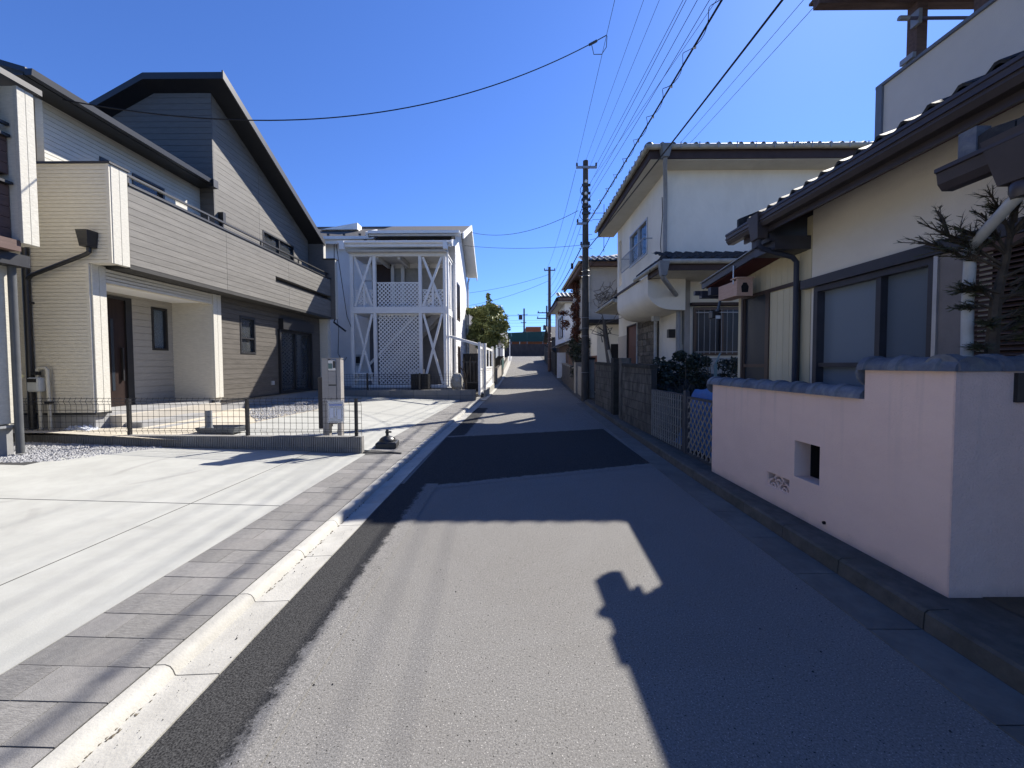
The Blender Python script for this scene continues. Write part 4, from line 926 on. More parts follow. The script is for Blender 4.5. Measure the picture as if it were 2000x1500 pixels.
for i in range(95):
    a = rnd.uniform(0, 6.28); zz = rnd.uniform(-1, 1); rad = 1.12*math.sqrt(max(.05, 1-zz*zz*.9))*rnd.uniform(.35, 1.0)
    c = (-1.33+rad*math.cos(a), 20.4+rad*math.sin(a)*.9, 3.3+zz*1.0)
    s = rnd.uniform(.18, .36); cs.append((c, (s, s, s*.75)))
    if i % 3 == 0: tb_.tube([(-1.5, 20.4, 2.2), ((c[0]-1.5)/2, (c[1]+20.4)/2, (c[2]+2.3)/2), c], [.035, .02, .008], 5)
cs += [((-1.2, 20.3, 4.5), (.18, .2, .3)), ((-1.25, 20.3, 4.85), (.08, .08, .2)), ((-.4, 20.3, 2.6), (.25, .3, .5)), ((-2.2, 20.3, 4.1), (.3, .3, .2))]
part('trunk', tb_, bark, T, True)
part('crown', leaf_cloud(cs, 16000, .07, MB(), 2.6, rnd), leaf_w, T)
bpy.context.view_layer.update(); push_back_group([T], (-1.55, 20.5, .2), (-1.74, 23.2, .17), 1.13)  # tree enlarged and pushed back roughly along the camera's line of sight
# ---- houses and walls further up on the left
def simple_house(nm, label, x0, x1, y0, y1, z0, ze, zr, wallm, roofm, ridge='x', over=.4, wins=(), group=None):
    t = thing(nm, label, 'house', ((x0+x1)/2, (y0+y1)/2, z0), group)
    part('wall', MB().box(x0, x1, y0, y1, z0, ze), wallm, t)
    if ridge == 'x':
        ym = (y0+y1)/2; r = part('roof', slope(x0-over, x1+over, y0-over, ze-.1, ym, zr, .1), roofm, t); part('back_slope', slope(x0-over, x1+over, y1+over, ze-.1, ym, zr, .1), roofm, r)
        part('gable', MB().prism([(x1-.1, y0, ze), (x1-.1, y1, ze), (x1-.1, ym, zr)], (.1, 0, 0)), wallm, t)
    else:
        xm = (x0+x1)/2; r = part('roof', MB().prism([(x0-over, y0-over, ze-.1), (xm, y0-over, zr), (xm, y0-over, zr+.1), (x0-over, y0-over, ze)], (0, y1-y0+2*over, 0)), roofm, t)
        part('back_slope', MB().prism([(x1+over, y0-over, ze-.1), (xm, y0-over, zr), (xm, y0-over, zr+.1), (x1+over, y0-over, ze)], (0, y1-y0+2*over, 0)), roofm, r)
        part('gable', MB().prism([(x0, y0, ze), (x1, y0, ze), (xm, y0, zr)], (0, .1, 0)), wallm, t)
    for w_ in wins: window(t, *w_)
    return t
simple_house('grey_house', 'grey house with a pale grey roof behind the round tree', -9, -2.4, 27, 33, .5, 4.2, 5.6, mat('taupe_wall', (.3, .28, .25), rough=.9), rooflite, wins=[('y', 27, -1, -4.2, -3.1, 1.5, 2.7, aluw, glass_dark)])
simple_house('blue_grey_shed', 'pale blue grey shed under the tree crown', -4.2, -1.2, 28.5, 31.5, .5, 3.0, 3.2, mat('blue_grey_sheet', (.33, .37, .42), rough=.6), rooflite, over=.1)
simple_house('white_cottage', 'small white house far up the left side', -4.5, -.9, 36, 42, 1.0, 3.6, 4.6, wh, rooflite, wins=[('y', 36, -1, -2.2, -1.2, 2.0, 3.0, aluw, glass_dark)])
def wall_run(nm, label, y0, y1, off, th, h, m, capm=None, left=True, z=0, step=.6, group=None):
    f = (lambda y: xl(y)-off) if left else (lambda y: kx(y)+off)
    t = thing(nm, label, 'wall', (f(y0), (y0+y1)/2, prof(y0)), group)
    n = max(1, round((y1-y0)/step))
    for i in range(n):
        a, b = y0+(y1-y0)*i/n, y0+(y1-y0)*(i+1)/n; zz = prof((a+b)/2)+z
        s = -1 if left else 1
        part('wall_panel', MB().hexa([(f(a), a+.004, zz-.3), (f(a)+s*th, a+.004, zz-.3), (f(b)+s*th, b-.004, zz-.3), (f(b), b-.004, zz-.3)], [(f(a), a+.004, zz+h), (f(a)+s*th, a+.004, zz+h), (f(b)+s*th, b-.004, zz+h), (f(b), b-.004, zz+h)]), m, t)
    if capm:
        vs = []; 
        c = MB()
        for i in range(n):
            a, b = y0+(y1-y0)*i/n, y0+(y1-y0)*(i+1)/n; zz = prof((a+b)/2)+z+h
            s = -1 if left else 1
            c.hexa([(f(a)-s*.03, a, zz), (f(a)+s*(th+.03), a, zz), (f(b)+s*(th+.03), b, zz), (f(b)-s*.03, b, zz)], [(f(a)-s*.03, a, zz+.05), (f(a)+s*(th+.03), a, zz+.05), (f(b)+s*(th+.03), b, zz+.05), (f(b)-s*.03, b, zz+.05)])
        part('coping', c, capm, t)
    return t
darkbl = mat('dark_block_wall', (.05, .047, .043), (.03, .028, .026), 5, .95, .4, 40)
wall_run('dark_wall', 'tall dark wall just beyond the white gate on the left', 21.3, 23.3, .25, 1.6, 1.85, darkbl, None)
wall_run('pale_stone_wall', 'pale stone wall with dark slot on the left kerb', 23.4, 27.2, .12, .2, 1.0, mat('pale_stone_block', (.42, .38, .33), (.3, .27, .23), 4, .9, .4, 25), None)
wall_run('dark_hedge_wall', 'dark block wall with green net farther up the left kerb', 27.3, 31.5, .2, 1.2, 1.35, darkbl, blockcap)
wall_run('kerb_wall', 'low pale wall at the top of the left side', 32, 44, .3, .2, .5, pierm, None, step=1.6)
part('green_net', strip([28, 31], lambda y: xl(y)-.16, lambda y: xl(y)-.15, lambda x, y: prof(y)+1.3), greenm, None, label='green net hanging on the far left dark wall', cat='net').modifiers.new('s', 'SOLIDIFY').thickness = .7
part('sign_post', MB().tube([(xl(44)-.1, 44, 1.8), (xl(44)-.1, 44, 4.3)], .06, 6), wh, None, label='thin white post at the far top left of the road', cat='post')
# ---- road end: retaining wall, green screen, orange roofed buildings
rw = thing('retaining_wall', 'dark retaining wall closing the far end of the road', 'wall', (2, 53.5, 2.7))
for i in range(10): part('wall_panel', MB().box(-10+i*2.4+.01, -10+(i+1)*2.4-.01, 53.4, 53.8, 2.2, 4.28), retw, rw)
gs = thing('green_screen', 'long green screen fence above the dark retaining wall', 'fence', (2, 56, 4.4))
for i in range(9):
    a, b = -9+i*2.2, -9+(i+1)*2.2
    part('panel', MB().hexa([(a, 56, 4.75), (b-.01, 56, 4.75), (b-.01, 56.08, 4.75), (a, 56.08, 4.75)], [(a, 56, 5.7+.035*(a+9)), (b-.01, 56, 5.7+.035*(b+9)), (b-.01, 56.08, 5.7+.035*(b+9)), (a, 56.08, 5.7+.035*(a+9))]), greenm, gs)
    part('post', MB().box(a-.04, a+.04, 56.09, 56.17, 2.5, 5.5), galv, gs)
fb = thing('shopfront', 'low white and orange shopfront under the green screen', 'building', (2, 58, 2.9))
for i, c in enumerate([wh, mint, orange, wh, orange, orange, orange, wh, orange]): part('front_panel', MB().box(-9+i*2.0, -9+(i+1)*2.0-.02, 58, 58.3, 2.8, 5.0), c, fb)
ob = thing('orange_building', 'mint walled building with an orange parapet beyond the road end', 'building', (3, 66, 3))
part('wall', MB().box(2.2, 4.6, 66, 70, 2.9, 6.95), mint, ob); part('parapet', MB().box(2.15, 4.65, 65.9, 70, 6.96, 7.75), orange, ob)
part('side_roof', MB().prism([(.8, 65.95, 5.8), (2.14, 65.95, 5.8), (2.14, 65.95, 7.6)], (0, 3, 0)), rooflite, ob)
# ================================================================== RIGHT: PINK WALL
PW = thing('pink_wall', 'pink plastered garden wall with stepped tiled top', 'wall', (2.67, 3.8, .05))
mb = MB()
def pbox(y0, y1, z0, z1, holes=()):
    for a, b, c, d in cut_rects(y0, y1, z0, z1, holes): mb.box(2.6, 2.75, a, b, c, d)
pbox(2.36, 2.955, .0, 1.45); pbox(2.955, 5.2, .0, 1.235, [(3.37, 3.675, .46, .795), (3.735, 4.07, .262, .405)])
part('road_face', mb, pink, PW)
part('return_wall', MB().box(2.7505, 4.2, 2.362, 2.51, .0, 1.45), pink, PW); part('return_face', MB().box(2.601, 4.2, 2.35, 2.3595, .0, 1.449), pinkr, PW)
part('opening_box', MB().box(2.752, 3.1, 3.34, 3.37, .43, .83).box(2.752, 3.1, 3.675, 3.71, .43, .83).box(2.752, 3.1, 3.371, 3.674, .43, .458).box(2.752, 3.1, 3.371, 3.674, .797, .83).box(3.1, 3.12, 3.34, 3.7, .43, .83), inside, PW)
vb = MB()          # wave-pattern vent block
def arc(cy, cz, r, th, a0=0, a1=math.pi, n=9):
    pts = [(cy+r*math.cos(a0+(a1-a0)*i/n), cz+r*math.sin(a0+(a1-a0)*i/n)) for i in range(n+1)]
    for (p, q) in zip(pts, pts[1:]):
        if min(p[1], q[1]) >= .262 and max(p[1], q[1]) <= .405: vb.bar((2.655, *p), (2.655, *q), .07, th, up=(1, 0, 0)) if False else vb.bar((2.64, *p), (2.64, *q), th, .05, up=(1, 0, 0))
for cy, cz in ((3.82, .268), (3.985, .268), (3.9025, .325)):
    arc(cy, cz, .075, .022)
    arc(cy, cz, .032, .018)
vb.box(2.612, 2.67, 3.735, 4.07, .262, .272).box(2.612, 2.67, 3.735, 4.07, .397, .405).box(2.612, 2.67, 3.735, 3.745, .2725, .3965).box(2.612, 2.67, 4.06, 4.07, .2725, .3965)
ventb = part('vent_block', vb, pink, PW); part('vent_back', MB().box(2.72, 2.748, 3.736, 4.069, .263, .404), inside, ventb)
part('drain_stub', MB().tube([(2.585, 3.3, .17), (2.63, 3.3, .175)], .014, 8), wirem, PW)
def half_tile(p, d, ln, r, zc, lip=True):
    """half-round ridge tile lying along d from p"""
    mb = MB(); d = Vector(d); s = Vector((-d.y, d.x, 0)); k = 9
    def ring(t, rr): return [Vector(p)+d*t+s*(rr*math.cos(math.pi*i/k))+Vector((0, 0, zc+rr*.92*math.sin(math.pi*i/k))) for i in range(k+1)]
    rs = [ring(0, r*1.14), ring(.055, r*1.14), ring(.062, r), ring(ln, r*.95)] if lip else [ring(0, r), ring(ln, r)]
    base = []
    for q in rs: base += q
    n = k+1; fs = []
    for a in range(len(rs)-1):
        for i in range(k): fs.append((a*n+i, a*n+i+1, (a+1)*n+i+1, (a+1)*n+i))
    fs += [tuple(range(n)), tuple(range((len(rs)-1)*n, len(rs)*n))[::-1], (0, n-1, len(rs)*n-1, (len(rs)-1)*n)]
    return mb.add(base, fs)
y = 5.29
while y > 3.0:
    ln = min(.27, y-2.957); part('ridge_tile', half_tile((2.675, y, 0), (0, -1, 0), ln, .098, 1.236), capt, PW, True); y -= .255
y = 3.0
for (yy, ln) in ((2.99, .25), (2.745, .26), (2.49, .15)): part('ridge_tile', half_tile((2.675, yy, 0), (0, -1, 0), ln, .1, 1.451), capt, PW, True)
x = 2.6
while x < 4.2:
    part('ridge_tile', half_tile((x, 2.435, 0), (1, 0, 0), .27, .1, 1.451), capt, PW, True); x += .26
for (yy, zz) in ((5.3, 1.24), (3.0, 1.455)): part('end_tile', MB().prism([(2.675+.11*math.cos(a*.5236), yy, zz-.02+.11*math.sin(a*.5236)) for a in range(-2, 9)], (0, -.02, 0)), capt, PW)
np_ = thing('nameplate_box', 'black recessed box with a white panel on the pink wall return', 'nameplate', (3.0, 2.35, 1.3))
part('box', MB().box(2.94, 3.2, 2.33, 2.358, 1.268, 1.44), blackp, np_); part('panel', MB().box(2.985, 3.2, 2.322, 2.329, 1.27, 1.423), wh, np_)

# ================================================================== RIGHT: lattice gates, tarp, shrubs
lg = thing('lattice_gate', 'grey rod lattice gate panel next to the block wall', 'gate', (2.73, 7.0, .1))
def framey(y0, y1, z0, z1, w=.035, x=2.73):
    return MB().box(x-.02, x+.02, y0, y1, z1-w, z1).box(x-.02, x+.02, y0, y1, z0, z0+w).box(x-.02, x+.02, y0, y0+w, z0+w, z1-w).box(x-.02, x+.02, y1-w, y1, z0+w, z1-w)
part('frame', framey(6.36, 7.82, .1, 1.02), graypost, lg)
for i in range(15):
    yy = 6.44+i*.094; part('rod', MB().tube([(2.705, yy, .12), (2.705, yy, 1.0)], .0115, 6), lattm, lg, True)
for i in range(6):
    zz = .2+i*.145
    rb = MB()
    for k in range(15): rb.bar((2.738, 6.40+k*.094, zz+.03), (2.738, 6.48+k*.094, zz-.03), .008, .012, up=(1, 0, 0))
    part('cross_slat', rb, lattm, lg)
lg2 = thing('lattice_gate', 'grey diamond lattice panel between the post and pink wall', 'gate', (2.73, 5.75, .1))
part('frame', framey(5.24, 6.22, .1, 1.0), graypost, lg2)
def lattice_y(y0, y1, x, z0, z1, pitch, w, th):
    out = []; 
    for sg, dx in ((1, 0), (-1, -th-.001)):
        c = -(z1-z0)
        while c < (y1-y0)+(z1-z0):
            k = .8; t0, t1 = max(0, -c/k), min(z1-z0, (y1-y0-c)/k)
            if t1-t0 > .03:
                za, zb = (z0+t0, z0+t1) if sg > 0 else (z1-t0, z1-t1)
                out.append(MB().bar((x+dx, y0+c+k*t0, za), (x+dx, y0+c+k*t1, zb), th, w, up=(0, 1, -sg)))
            c += pitch
    return out
for s_ in lattice_y(5.275, 6.185, 2.725, .135, .965, .125, .022, .009): part('slat', s_, lattm, lg2)
part('gate_post', MB().box(2.7, 2.77, 6.245, 6.335, .05, 1.08), graypost, None, bevel=.006, label='dark square post between the two lattice gate panels', cat='post')
tb = MB(); nn = 16; vs = []
for i in range(nn+1):
    for j in range(nn+1):
        u, v_ = i/nn, j/nn; h = .95*min(1, 5*u, 5*(1-u))*min(1, 4*v_, 4*(1-v_))**.8
        h = h*(.72+.28*math.sin(v_*2.6+.4))+.04*math.sin(u*11+v_*6)+.03*math.sin(v_*17); vs.append((2.85+u*.75, 5.25+v_*1.9, .12+max(0, h)*(1.05)))
tb.add(vs, [(i*(nn+1)+j, (i+1)*(nn+1)+j, (i+1)*(nn+1)+j+1, i*(nn+1)+j+1) for i in range(nn) for j in range(nn)])
part('tarp', tb, bluet, None, True, label='bright blue tarp heaped behind the lattice gates', cat='tarp')
rnd = random.Random(5); cs = []
for i in range(40): cs.append(((rnd.uniform(3.05, 4.7), rnd.uniform(7.9, 9.0), rnd.uniform(.7, 1.55)), (.18, .2, .16)))
for i in range(10): cs.append(((rnd.uniform(3.3, 4.0), rnd.uniform(8.0, 8.6), rnd.uniform(1.4, 1.72)), (.12, .12, .12)))
sh = thing('evergreen_shrub', 'dark leafy shrub behind the lattice gate', 'shrub', (3.7, 8.4, .1))
sbm = MB()
for i in range(26):
    a = (rnd.uniform(3.3, 4.4), rnd.uniform(8.2, 8.7), .1); c = rnd.choice(cs)[0]; c = (c[0]+rnd.gauss(0, .15), c[1]-.1, c[2]+rnd.uniform(0, .25))
    sbm.tube([a, ((a[0]+c[0])/2+rnd.gauss(0, .1), (a[1]+c[1])/2, (a[2]+c[2])/2+.1), c], [.018, .012, .005], 5)
part('stems', sbm, barkg, sh, True)
part('foliage', leaf_cloud(cs, 5200, .05, MB(), 1.7, rnd), shrubm, sh)
part('garden_screen', MB().box(3.1, 4.8, 9.12, 9.16, .1, 1.28), mat('blue_grey_panel', (.1, .11, .13), (.07, .08, .095), 3, .7), None, label='dark blue grey screen behind the shrub', cat='screen')
part('garden_stake', MB().bar((4.05, 8.0, .1), (4.05, 8.0, 1.5), .05, .04).bar((4.05, 8.0, 1.5), (4.14, 8.0, 1.72), .03, .02), mat('teal_stake', (.2, .3, .31), rough=.7), None, label='pale teal stake standing in the shrub', cat='stake')

# ================================================================== RIGHT: NEAR HOUSE
NH = thing('near_house', 'cream plastered house with dark eave behind the pink wall', 'house', (5, 1, .1))
def nbox(nm, m, *a, parent=NH, **k):
    r0 = None
    for q in a:
        o = part(nm, MB().box(*q), m, parent, **k); r0 = r0 or o
    return r0
wl = MB()
for a, b, c, d in cut_rects(-5, 4.92, .1, 3.42, [(3.44, 4.82, 1.05, 2.41), (2.3, 3.2, 1.3, 2.41)]): wl.box(3.65, 3.8, a, b, c, d)
part('plaster_wall', wl, cream, NH)
nbox('corner_board', panelm, (3.64, 3.72, 4.922, 5.0, .1, 3.3))
nbox('far_wall', cream, (3.8, 8, 6.3, 6.4, .1, 3.1))
nbox('lintel', navy, (3.56, 3.649, 1.0, 4.99, 2.415, 2.52))
W1 = window(NH, 'x', 3.65, -1, 3.44, 4.82, 1.05, 2.41, navy, glass_frost, .06, proud=.05, mull=(.4,), rails=(.32,))
gl_l = glassmat('pale_frosted_glass', (.36, .43, .5), .5, .1); gl_d = glassmat('deep_frosted_glass', (.15, .19, .24), .75, .2)
for c_ in W1.children:
    ym = sum(v.co.y for v in c_.data.vertices)/len(c_.data.vertices); c_.data.materials[0] = gl_d if ym < 3.98 else gl_l
nbox('blackout', mat('slate_blind', (.05, .06, .075), (.035, .045, .055), 6, .9), (3.83, 3.84, 3.47, 3.97, 1.08, 2.38), parent=W1)
cm = MB(); n = 70
vs = [];
for i in range(n+1):
    yy = 3.98+(4.76-3.98)*i/n; xx = 3.735+.018*math.sin(i*.9)+.01*math.sin(i*2.3)
    vs += [(xx, yy, 1.1), (xx, yy, 2.36)]
cm.add(vs, [(2*i, 2*i+2, 2*i+3, 2*i+1) for i in range(n)]); part('lace_curtain', cm, curt, W1, True)
nbox('room_back', inside, (4.6, 4.62, 2.0, 5.0, .8, 2.6), parent=W1); nbox('room_floor', inside, (3.81, 4.6, 2.0, 5.0, .7, .72), parent=W1); nbox('room_ceiling', inside, (3.81, 4.6, 2.0, 4.75, 2.62, 2.64), parent=W1)
nbox('jamb', alu, (3.58, 3.66, 3.405, 3.438, 1.2, 2.41)); nbox('side_panel', mat('taupe_sheet', (.24, .22, .21), rough=.7), (3.6, 3.648, 3.22, 3.404, .9, 2.41))
lv = nbox('louvre_shutter', louv, (3.57, 3.64, 2.3, 2.34, 1.2, 2.41), (3.57, 3.64, 3.15, 3.19, 1.2, 2.41), (3.57, 3.64, 2.341, 3.149, 2.34, 2.41), (3.57, 3.64, 2.341, 3.149, 1.2, 1.26))
for i in range(27): 
    zz = 1.28+i*.039; part('slat', MB().hexa([(3.575, 2.341, zz), (3.63, 2.341, zz+.028), (3.63, 3.149, zz+.028), (3.575, 3.149, zz)], [(3.575, 2.341, zz+.006), (3.63, 2.341, zz+.034), (3.63, 3.149, zz+.034), (3.575, 3.149, zz+.006)]), louv, lv)
# eave
part('soffit', MB().prism([(3.13, -5, 3.17), (3.66, -5, 3.36), (3.66, -5, 3.38), (3.13, -5, 3.2)], (0, 10.4, 0)), maroon, NH)
nbox('fascia', browngut, (3.10, 3.128, -5, 5.42, 3.1, 3.36))
gt = part('gutter', MB().prism([(3.095, -5, 3.16), (3.02, -5, 3.16), (2.99, -5, 3.2), (2.985, -5, 3.275), (2.975, -5, 3.28), (2.975, -5, 3.305), (3.0, -5, 3.305), (3.005, -5, 3.215), (3.095, -5, 3.2)], (0, 10.66, 0)), browngut, NH)
part('gable_infill', MB().prism([(3.66, 4.8, 3.3), (6.9, 4.8, 3.3), (6.9, 4.8, 4.78), (3.66, 4.8, 3.5)], (0, .1, 0)), cream, NH); part('gable_infill', MB().prism([(3.15, 5.3, 3.1), (6.9, 5.3, 3.1), (6.9, 5.3, 4.78), (3.15, 5.3, 3.3)], (0, .04, 0)), navy, NH)
part('gutter_bead', MB().box(2.972, 2.986, -5, 5.66, 3.225, 3.237), browngut, gt)
part('hopper', MB().hexa([(2.98, 4.92, 3.03), (3.1, 4.92, 3.03), (3.1, 5.06, 3.03), (2.98, 5.06, 3.03)], [(2.95, 4.88, 3.32), (3.1, 4.88, 3.32), (3.1, 5.1, 3.32), (2.95, 5.1, 3.32)]), browngut, gt)
part('downspout', MB().tube([(3.04, 4.99, 3.05), (3.04, 5.0, 2.97), (3.1, 5.02, 2.93), (3.52, 5.08, 2.84), (3.58, 5.09, 2.78), (3.58, 5.08, .2)], .032, 10), mat('slate_blue_pipe', (.05, .055, .075), rough=.45), NH, True)
part('roof', MB().prism([(3.12, -5, 3.3), (7.0, -5, 4.85), (7.0, -5, 4.9), (3.12, -5, 3.37)], (0, 10.4, 0)), blacktile, NH)
RT = NH.children[-1]
# pantiles: one shared mesh, rows up the slope
def pantile_mesh(name, w, ln, m, h=.045):
    mb = MB(); k = 8; rows = []
    for t, dz in ((0, 0), (ln, .0)):
        for i in range(k+1):
            u = i/k; z = h*(.5-.5*math.cos(2*math.pi*min(1, max(0, (u-.35)/.65)))) - (.012*math.sin(math.pi*min(1, u/.35)) if u < .35 else 0)
            rows.append((u*w, t, z))
    n = k+1; fr = [(p[0], p[1], p[2]-.022) for p in rows[:n]]
    mb.add(rows, [(i, i+1, n+i+1, n+i) for i in range(k)]); mb.add(rows[:n]+fr, [(i, n+i, n+i+1, i+1) for i in range(k)])
    return mb.mesh(name, m, True)
tile_b = pantile_mesh('pantile', .205, .3, blacktile, .034); tile_g = pantile_mesh('grey_pantile', .27, .32, greytile, .055)
def tile_rows(parent, me, origin, along, up, wd, ln, nu, nv, name='roof_tile', lift=.02):
    a, u = Vector(along).normalized(), Vector(up).normalized(); nrm = a.cross(u)
    if nrm.z < 0: a = -a; nrm = a.cross(u); origin = Vector(origin)-a*wd*nu
    for r in range(nv):
        for c in range(nu):
            M_ = Matrix((a, (u+nrm*-.06).normalized(), nrm)).transposed().to_4x4()
            M_.translation = Vector(origin)+a*wd*c+u*(ln*r)+nrm*(lift+.006*random.random())
            o = bpy.data.objects.new(name, me); COL.objects.link(o); o.parent = parent
            o.matrix_basis = M_
tile_rows(RT, tile_b, (3.08, 5.4, 3.345), (0, -1, 0), (3.88, 0, 1.55), .205, .26, 36, 3)
part('verge_tile_edge', MB().prism([(3.0, 5.36, 3.28), (4.2, 5.36, 3.76), (4.2, 5.36, 3.9), (3.0, 5.36, 3.42)], (0, .05, 0)), blacktile, RT)
nbox('verge_beam', navy, (3.2, 3.649, 4.93, 5.35, 2.9, 3.06), (3.135, 3.2, 4.93, 5.3, 3.0, 3.09))
# lean-to at the far end with upright boards
LT = part('lean_to_wall', MB().box(3.68, 3.75, 5.0, 6.36, .1, 3.0), joint, NH)
y = 5.005
while y < 6.35:
    y1 = min(y+.118, 6.36)
    for (a, b, c, d) in cut_rects(y, y1-.006, .1, 3.0, [(5.14, 6.3, .9, 2.5)]): part('board', MB().box(3.652, 3.679, a, b, c, d), panelm, LT)
    y += .118
W2 = nbox('side_window', aluw, (3.6, 3.66, 5.1, 5.14, .9, 2.55), (3.6, 3.66, 5.66, 5.73, .9, 2.5), (3.6, 3.66, 6.3, 6.34, .9, 2.5), (3.6, 3.66, 5.141, 6.34, 2.501, 2.55))
nbox('pane', glass_dark, (3.64, 3.646, 5.731, 6.3, .9, 2.5), parent=W2); nbox('room_back', inside, (3.7, 3.72, 5.7, 6.34, .85, 2.5), parent=W2); nbox('sash', aluw, (3.615, 3.64, 5.732, 5.76, .9, 2.5), (3.615, 3.64, 6.27, 6.299, .9, 2.5), (3.615, 3.64, 5.761, 6.269, 1.45, 1.5), parent=W2)
y = 5.142
while y < 5.655:
    part('board', MB().box(3.62, 3.66, y, min(y+.115, 5.658), .9, 2.5), panelm, W2); y += .121
nbox('corner_post', panelm, (3.6, 3.68, 6.345, 6.41, .1, 2.62))
lr = part('lean_to_roof', MB().hexa([(3.3, 5.12, 3.05), (5.2, 5.12, 3.05), (5.2, 6.98, 2.86), (3.3, 6.98, 2.86)], [(3.3, 5.12, 3.09), (5.2, 5.12, 3.09), (5.2, 6.98, 2.9), (3.3, 6.98, 2.9)]), blacktile, NH)
part('verge_board', MB().bar((3.29, 5.1, 3.035), (3.29, 6.98, 2.845), .03, .1), navy, lr); part('drip_edge', MB().bar((3.275, 5.1, 3.095), (3.275, 7.0, 2.9), .05, .012), galv, lr)
part('rake_soffit', MB().bar((3.48, 5.1, 2.99), (3.48, 6.9, 2.8), .33, .02), maroon, lr)
for yy in (6.55, 6.86): part('rafter_end', MB().box(3.2, 3.65, yy-.05, yy+.05, 2.62, 2.74), navy, lr)
part('bracket', MB().box(3.12, 3.6, 6.88, 6.94, 2.68, 2.75), navy, lr)
bb = thing('bird_box', 'pine nest box hanging under the lean-to eave', 'bird box', (3.37, 6.1, 2.5))
part('body', MB().box(3.27, 3.47, 5.87, 6.4, 2.5, 2.72), birdw, bb, bevel=.004)
part('front', MB().prism([(3.255, 5.865, 2.49), (3.485, 5.865, 2.49), (3.485, 5.865, 2.74), (3.255, 5.865, 2.74)], (0, -.02, 0)), birdw, bb)
part('entrance_hole', MB().prism([(3.325, 5.844, 2.54), (3.415, 5.844, 2.54), (3.425, 5.844, 2.62), (3.395, 5.844, 2.68), (3.345, 5.844, 2.68), (3.315, 5.844, 2.62)], (0, .0015, 0)), inside, bb)
part('lid', MB().box(3.24, 3.5, 5.83, 6.0, 2.741, 2.76), birdw, bb); part('hook', MB().tube([(3.262, 5.96, 2.68), (3.262, 5.96, 2.95)], .009, 6), alu, bb)
fl = thing('floodlight', 'small black floodlight under the bird box', 'lamp', (3.25, 6.35, 2.3))
part('head', MB().box(3.13, 3.25, 6.3, 6.42, 2.22, 2.33), blackp, fl, bevel=.01); part('lens', MB().box(3.18, 3.25, 6.285, 6.299, 2.21, 2.26), insul, fl); part('arm', MB().tube([(3.24, 6.36, 2.32), (3.28, 6.36, 2.5)], .02, 6), blackp, fl)
# upper balcony with pergola
UB = nbox('upper_parapet', mat('grey_plaster', (.62, .58, .52), (.58, .54, .485), 3, .9, .3, 110), (4.72, 4.84, -3, 5.26, 3.9, 5.02), (4.841, 8, 5.14, 5.26, 3.9, 5.02))
nbox('coping', mat('blue_grey_coping', (.16, .18, .22), rough=.5), (4.69, 4.87, -3, 5.29, 5.02, 5.055), (4.871, 8, 5.11, 5.29, 5.02, 5.055), parent=UB)
nbox('edge_trim', MATS['blue_grey_coping'], (4.69, 4.719, 5.2, 5.285, 3.9, 5.02), parent=UB)
PG = thing('pergola', 'weathered brown timber pergola over the upper balcony', 'pergola', (4.8, 4.9, 5.06))
nbox('post', woodm, (4.7, 4.82, 4.78, 4.9, 5.056, 5.688), parent=PG); nbox('post', woodm, (4.7, 4.82, 4.08, 4.2, 5.056, 5.688), parent=PG)
nbox('beam', woodm, (3.58, 7, 4.8, 4.9, 5.689, 5.82), parent=PG); nbox('beam', woodm, (3.58, 7, 4.1, 4.2, 5.689, 5.82), parent=PG)
for i in range(7): nbox('roof_board', woodm, (3.6+i*.5, 3.6+i*.5+.42, 1.5, 5.0, 5.822, 5.85), parent=PG)
for xx in (4.0, 5.2): nbox('rafter', woodm, (xx, xx+.07, 3.0, 4.799, 5.72, 5.82), parent=PG)
nbox('foot_plate', galv, (4.66, 4.7, 4.78, 4.94, 5.06, 5.12), parent=PG)
lp = thing('laundry_pole', 'thin grey laundry pole on the upper balcony', 'pole', (5, 4.74, 5.46)); part('tube', MB().tube([(4.55, 4.74, 5.46), (6.2, 4.74, 5.46)], .017, 8), mat('violet_grey_tube', (.1, .09, .14), rough=.4), lp, True); part('bracket', MB().box(4.66, 4.699, 4.72, 4.82, 5.4, 5.56), galv, lp); part('tip', MB().tube([(4.45, 4.74, 5.46), (4.56, 4.74, 5.46)], .026, 8), galv, lp, True)
# gate roof near the viewer
GR = thing('gate_roof', 'dark tiled gate roof with brown gutter at the right edge', 'roof', (3.1, 1.8, 2.6))
gg = part('gutter', MB().prism([(2.9, .2, 2.63), (2.83, .2, 2.63), (2.8, .2, 2.67), (2.79, .2, 2.74), (2.775, .2, 2.745), (2.775, .2, 2.77), (2.81, .2, 2.77), (2.82, .2, 2.68), (2.9, .2, 2.66)], (0, 2.48, 0)), browngut, GR)
part('hopper', MB().hexa([(2.81, 2.2, 2.52), (2.93, 2.2, 2.52), (2.93, 2.36, 2.52), (2.81, 2.36, 2.52)], [(2.77, 2.14, 2.8), (2.95, 2.14, 2.8), (2.95, 2.42, 2.8), (2.77, 2.42, 2.8)]), browngut, gg)
part('outlet', MB().lathe([(.05, 0), (.06, .03), (.06, .07), (.045, .1)], (2.87, 2.28, 2.43), 16), browngut, gg, True)
rf_ = part('roof', MB().prism([(2.87, .2, 2.77), (4.0, .2, 3.15), (4.0, .2, 3.2), (2.87, .2, 2.83)], (0, 2.3, 0)), blacktile, GR)
part('fascia', MB().box(2.9, 2.93, .2, 2.5, 2.66, 2.77), navy, rf_)
for i in range(9): part('eave_tile', MB().prism([(2.85, 2.56-.25*i, 2.78), (2.85, 2.56-.25*i-.24, 2.78), (2.85, 2.56-.25*i-.24, 2.87), (2.85, 2.56-.25*i-.12, 2.9), (2.85, 2.56-.25*i, 2.87)], (.3, 0, .1)), blacktile, rf_)
part('end_tile', MB().box(2.84, 2.93, 2.5, 2.6, 2.78, 2.95), capt, rf_)
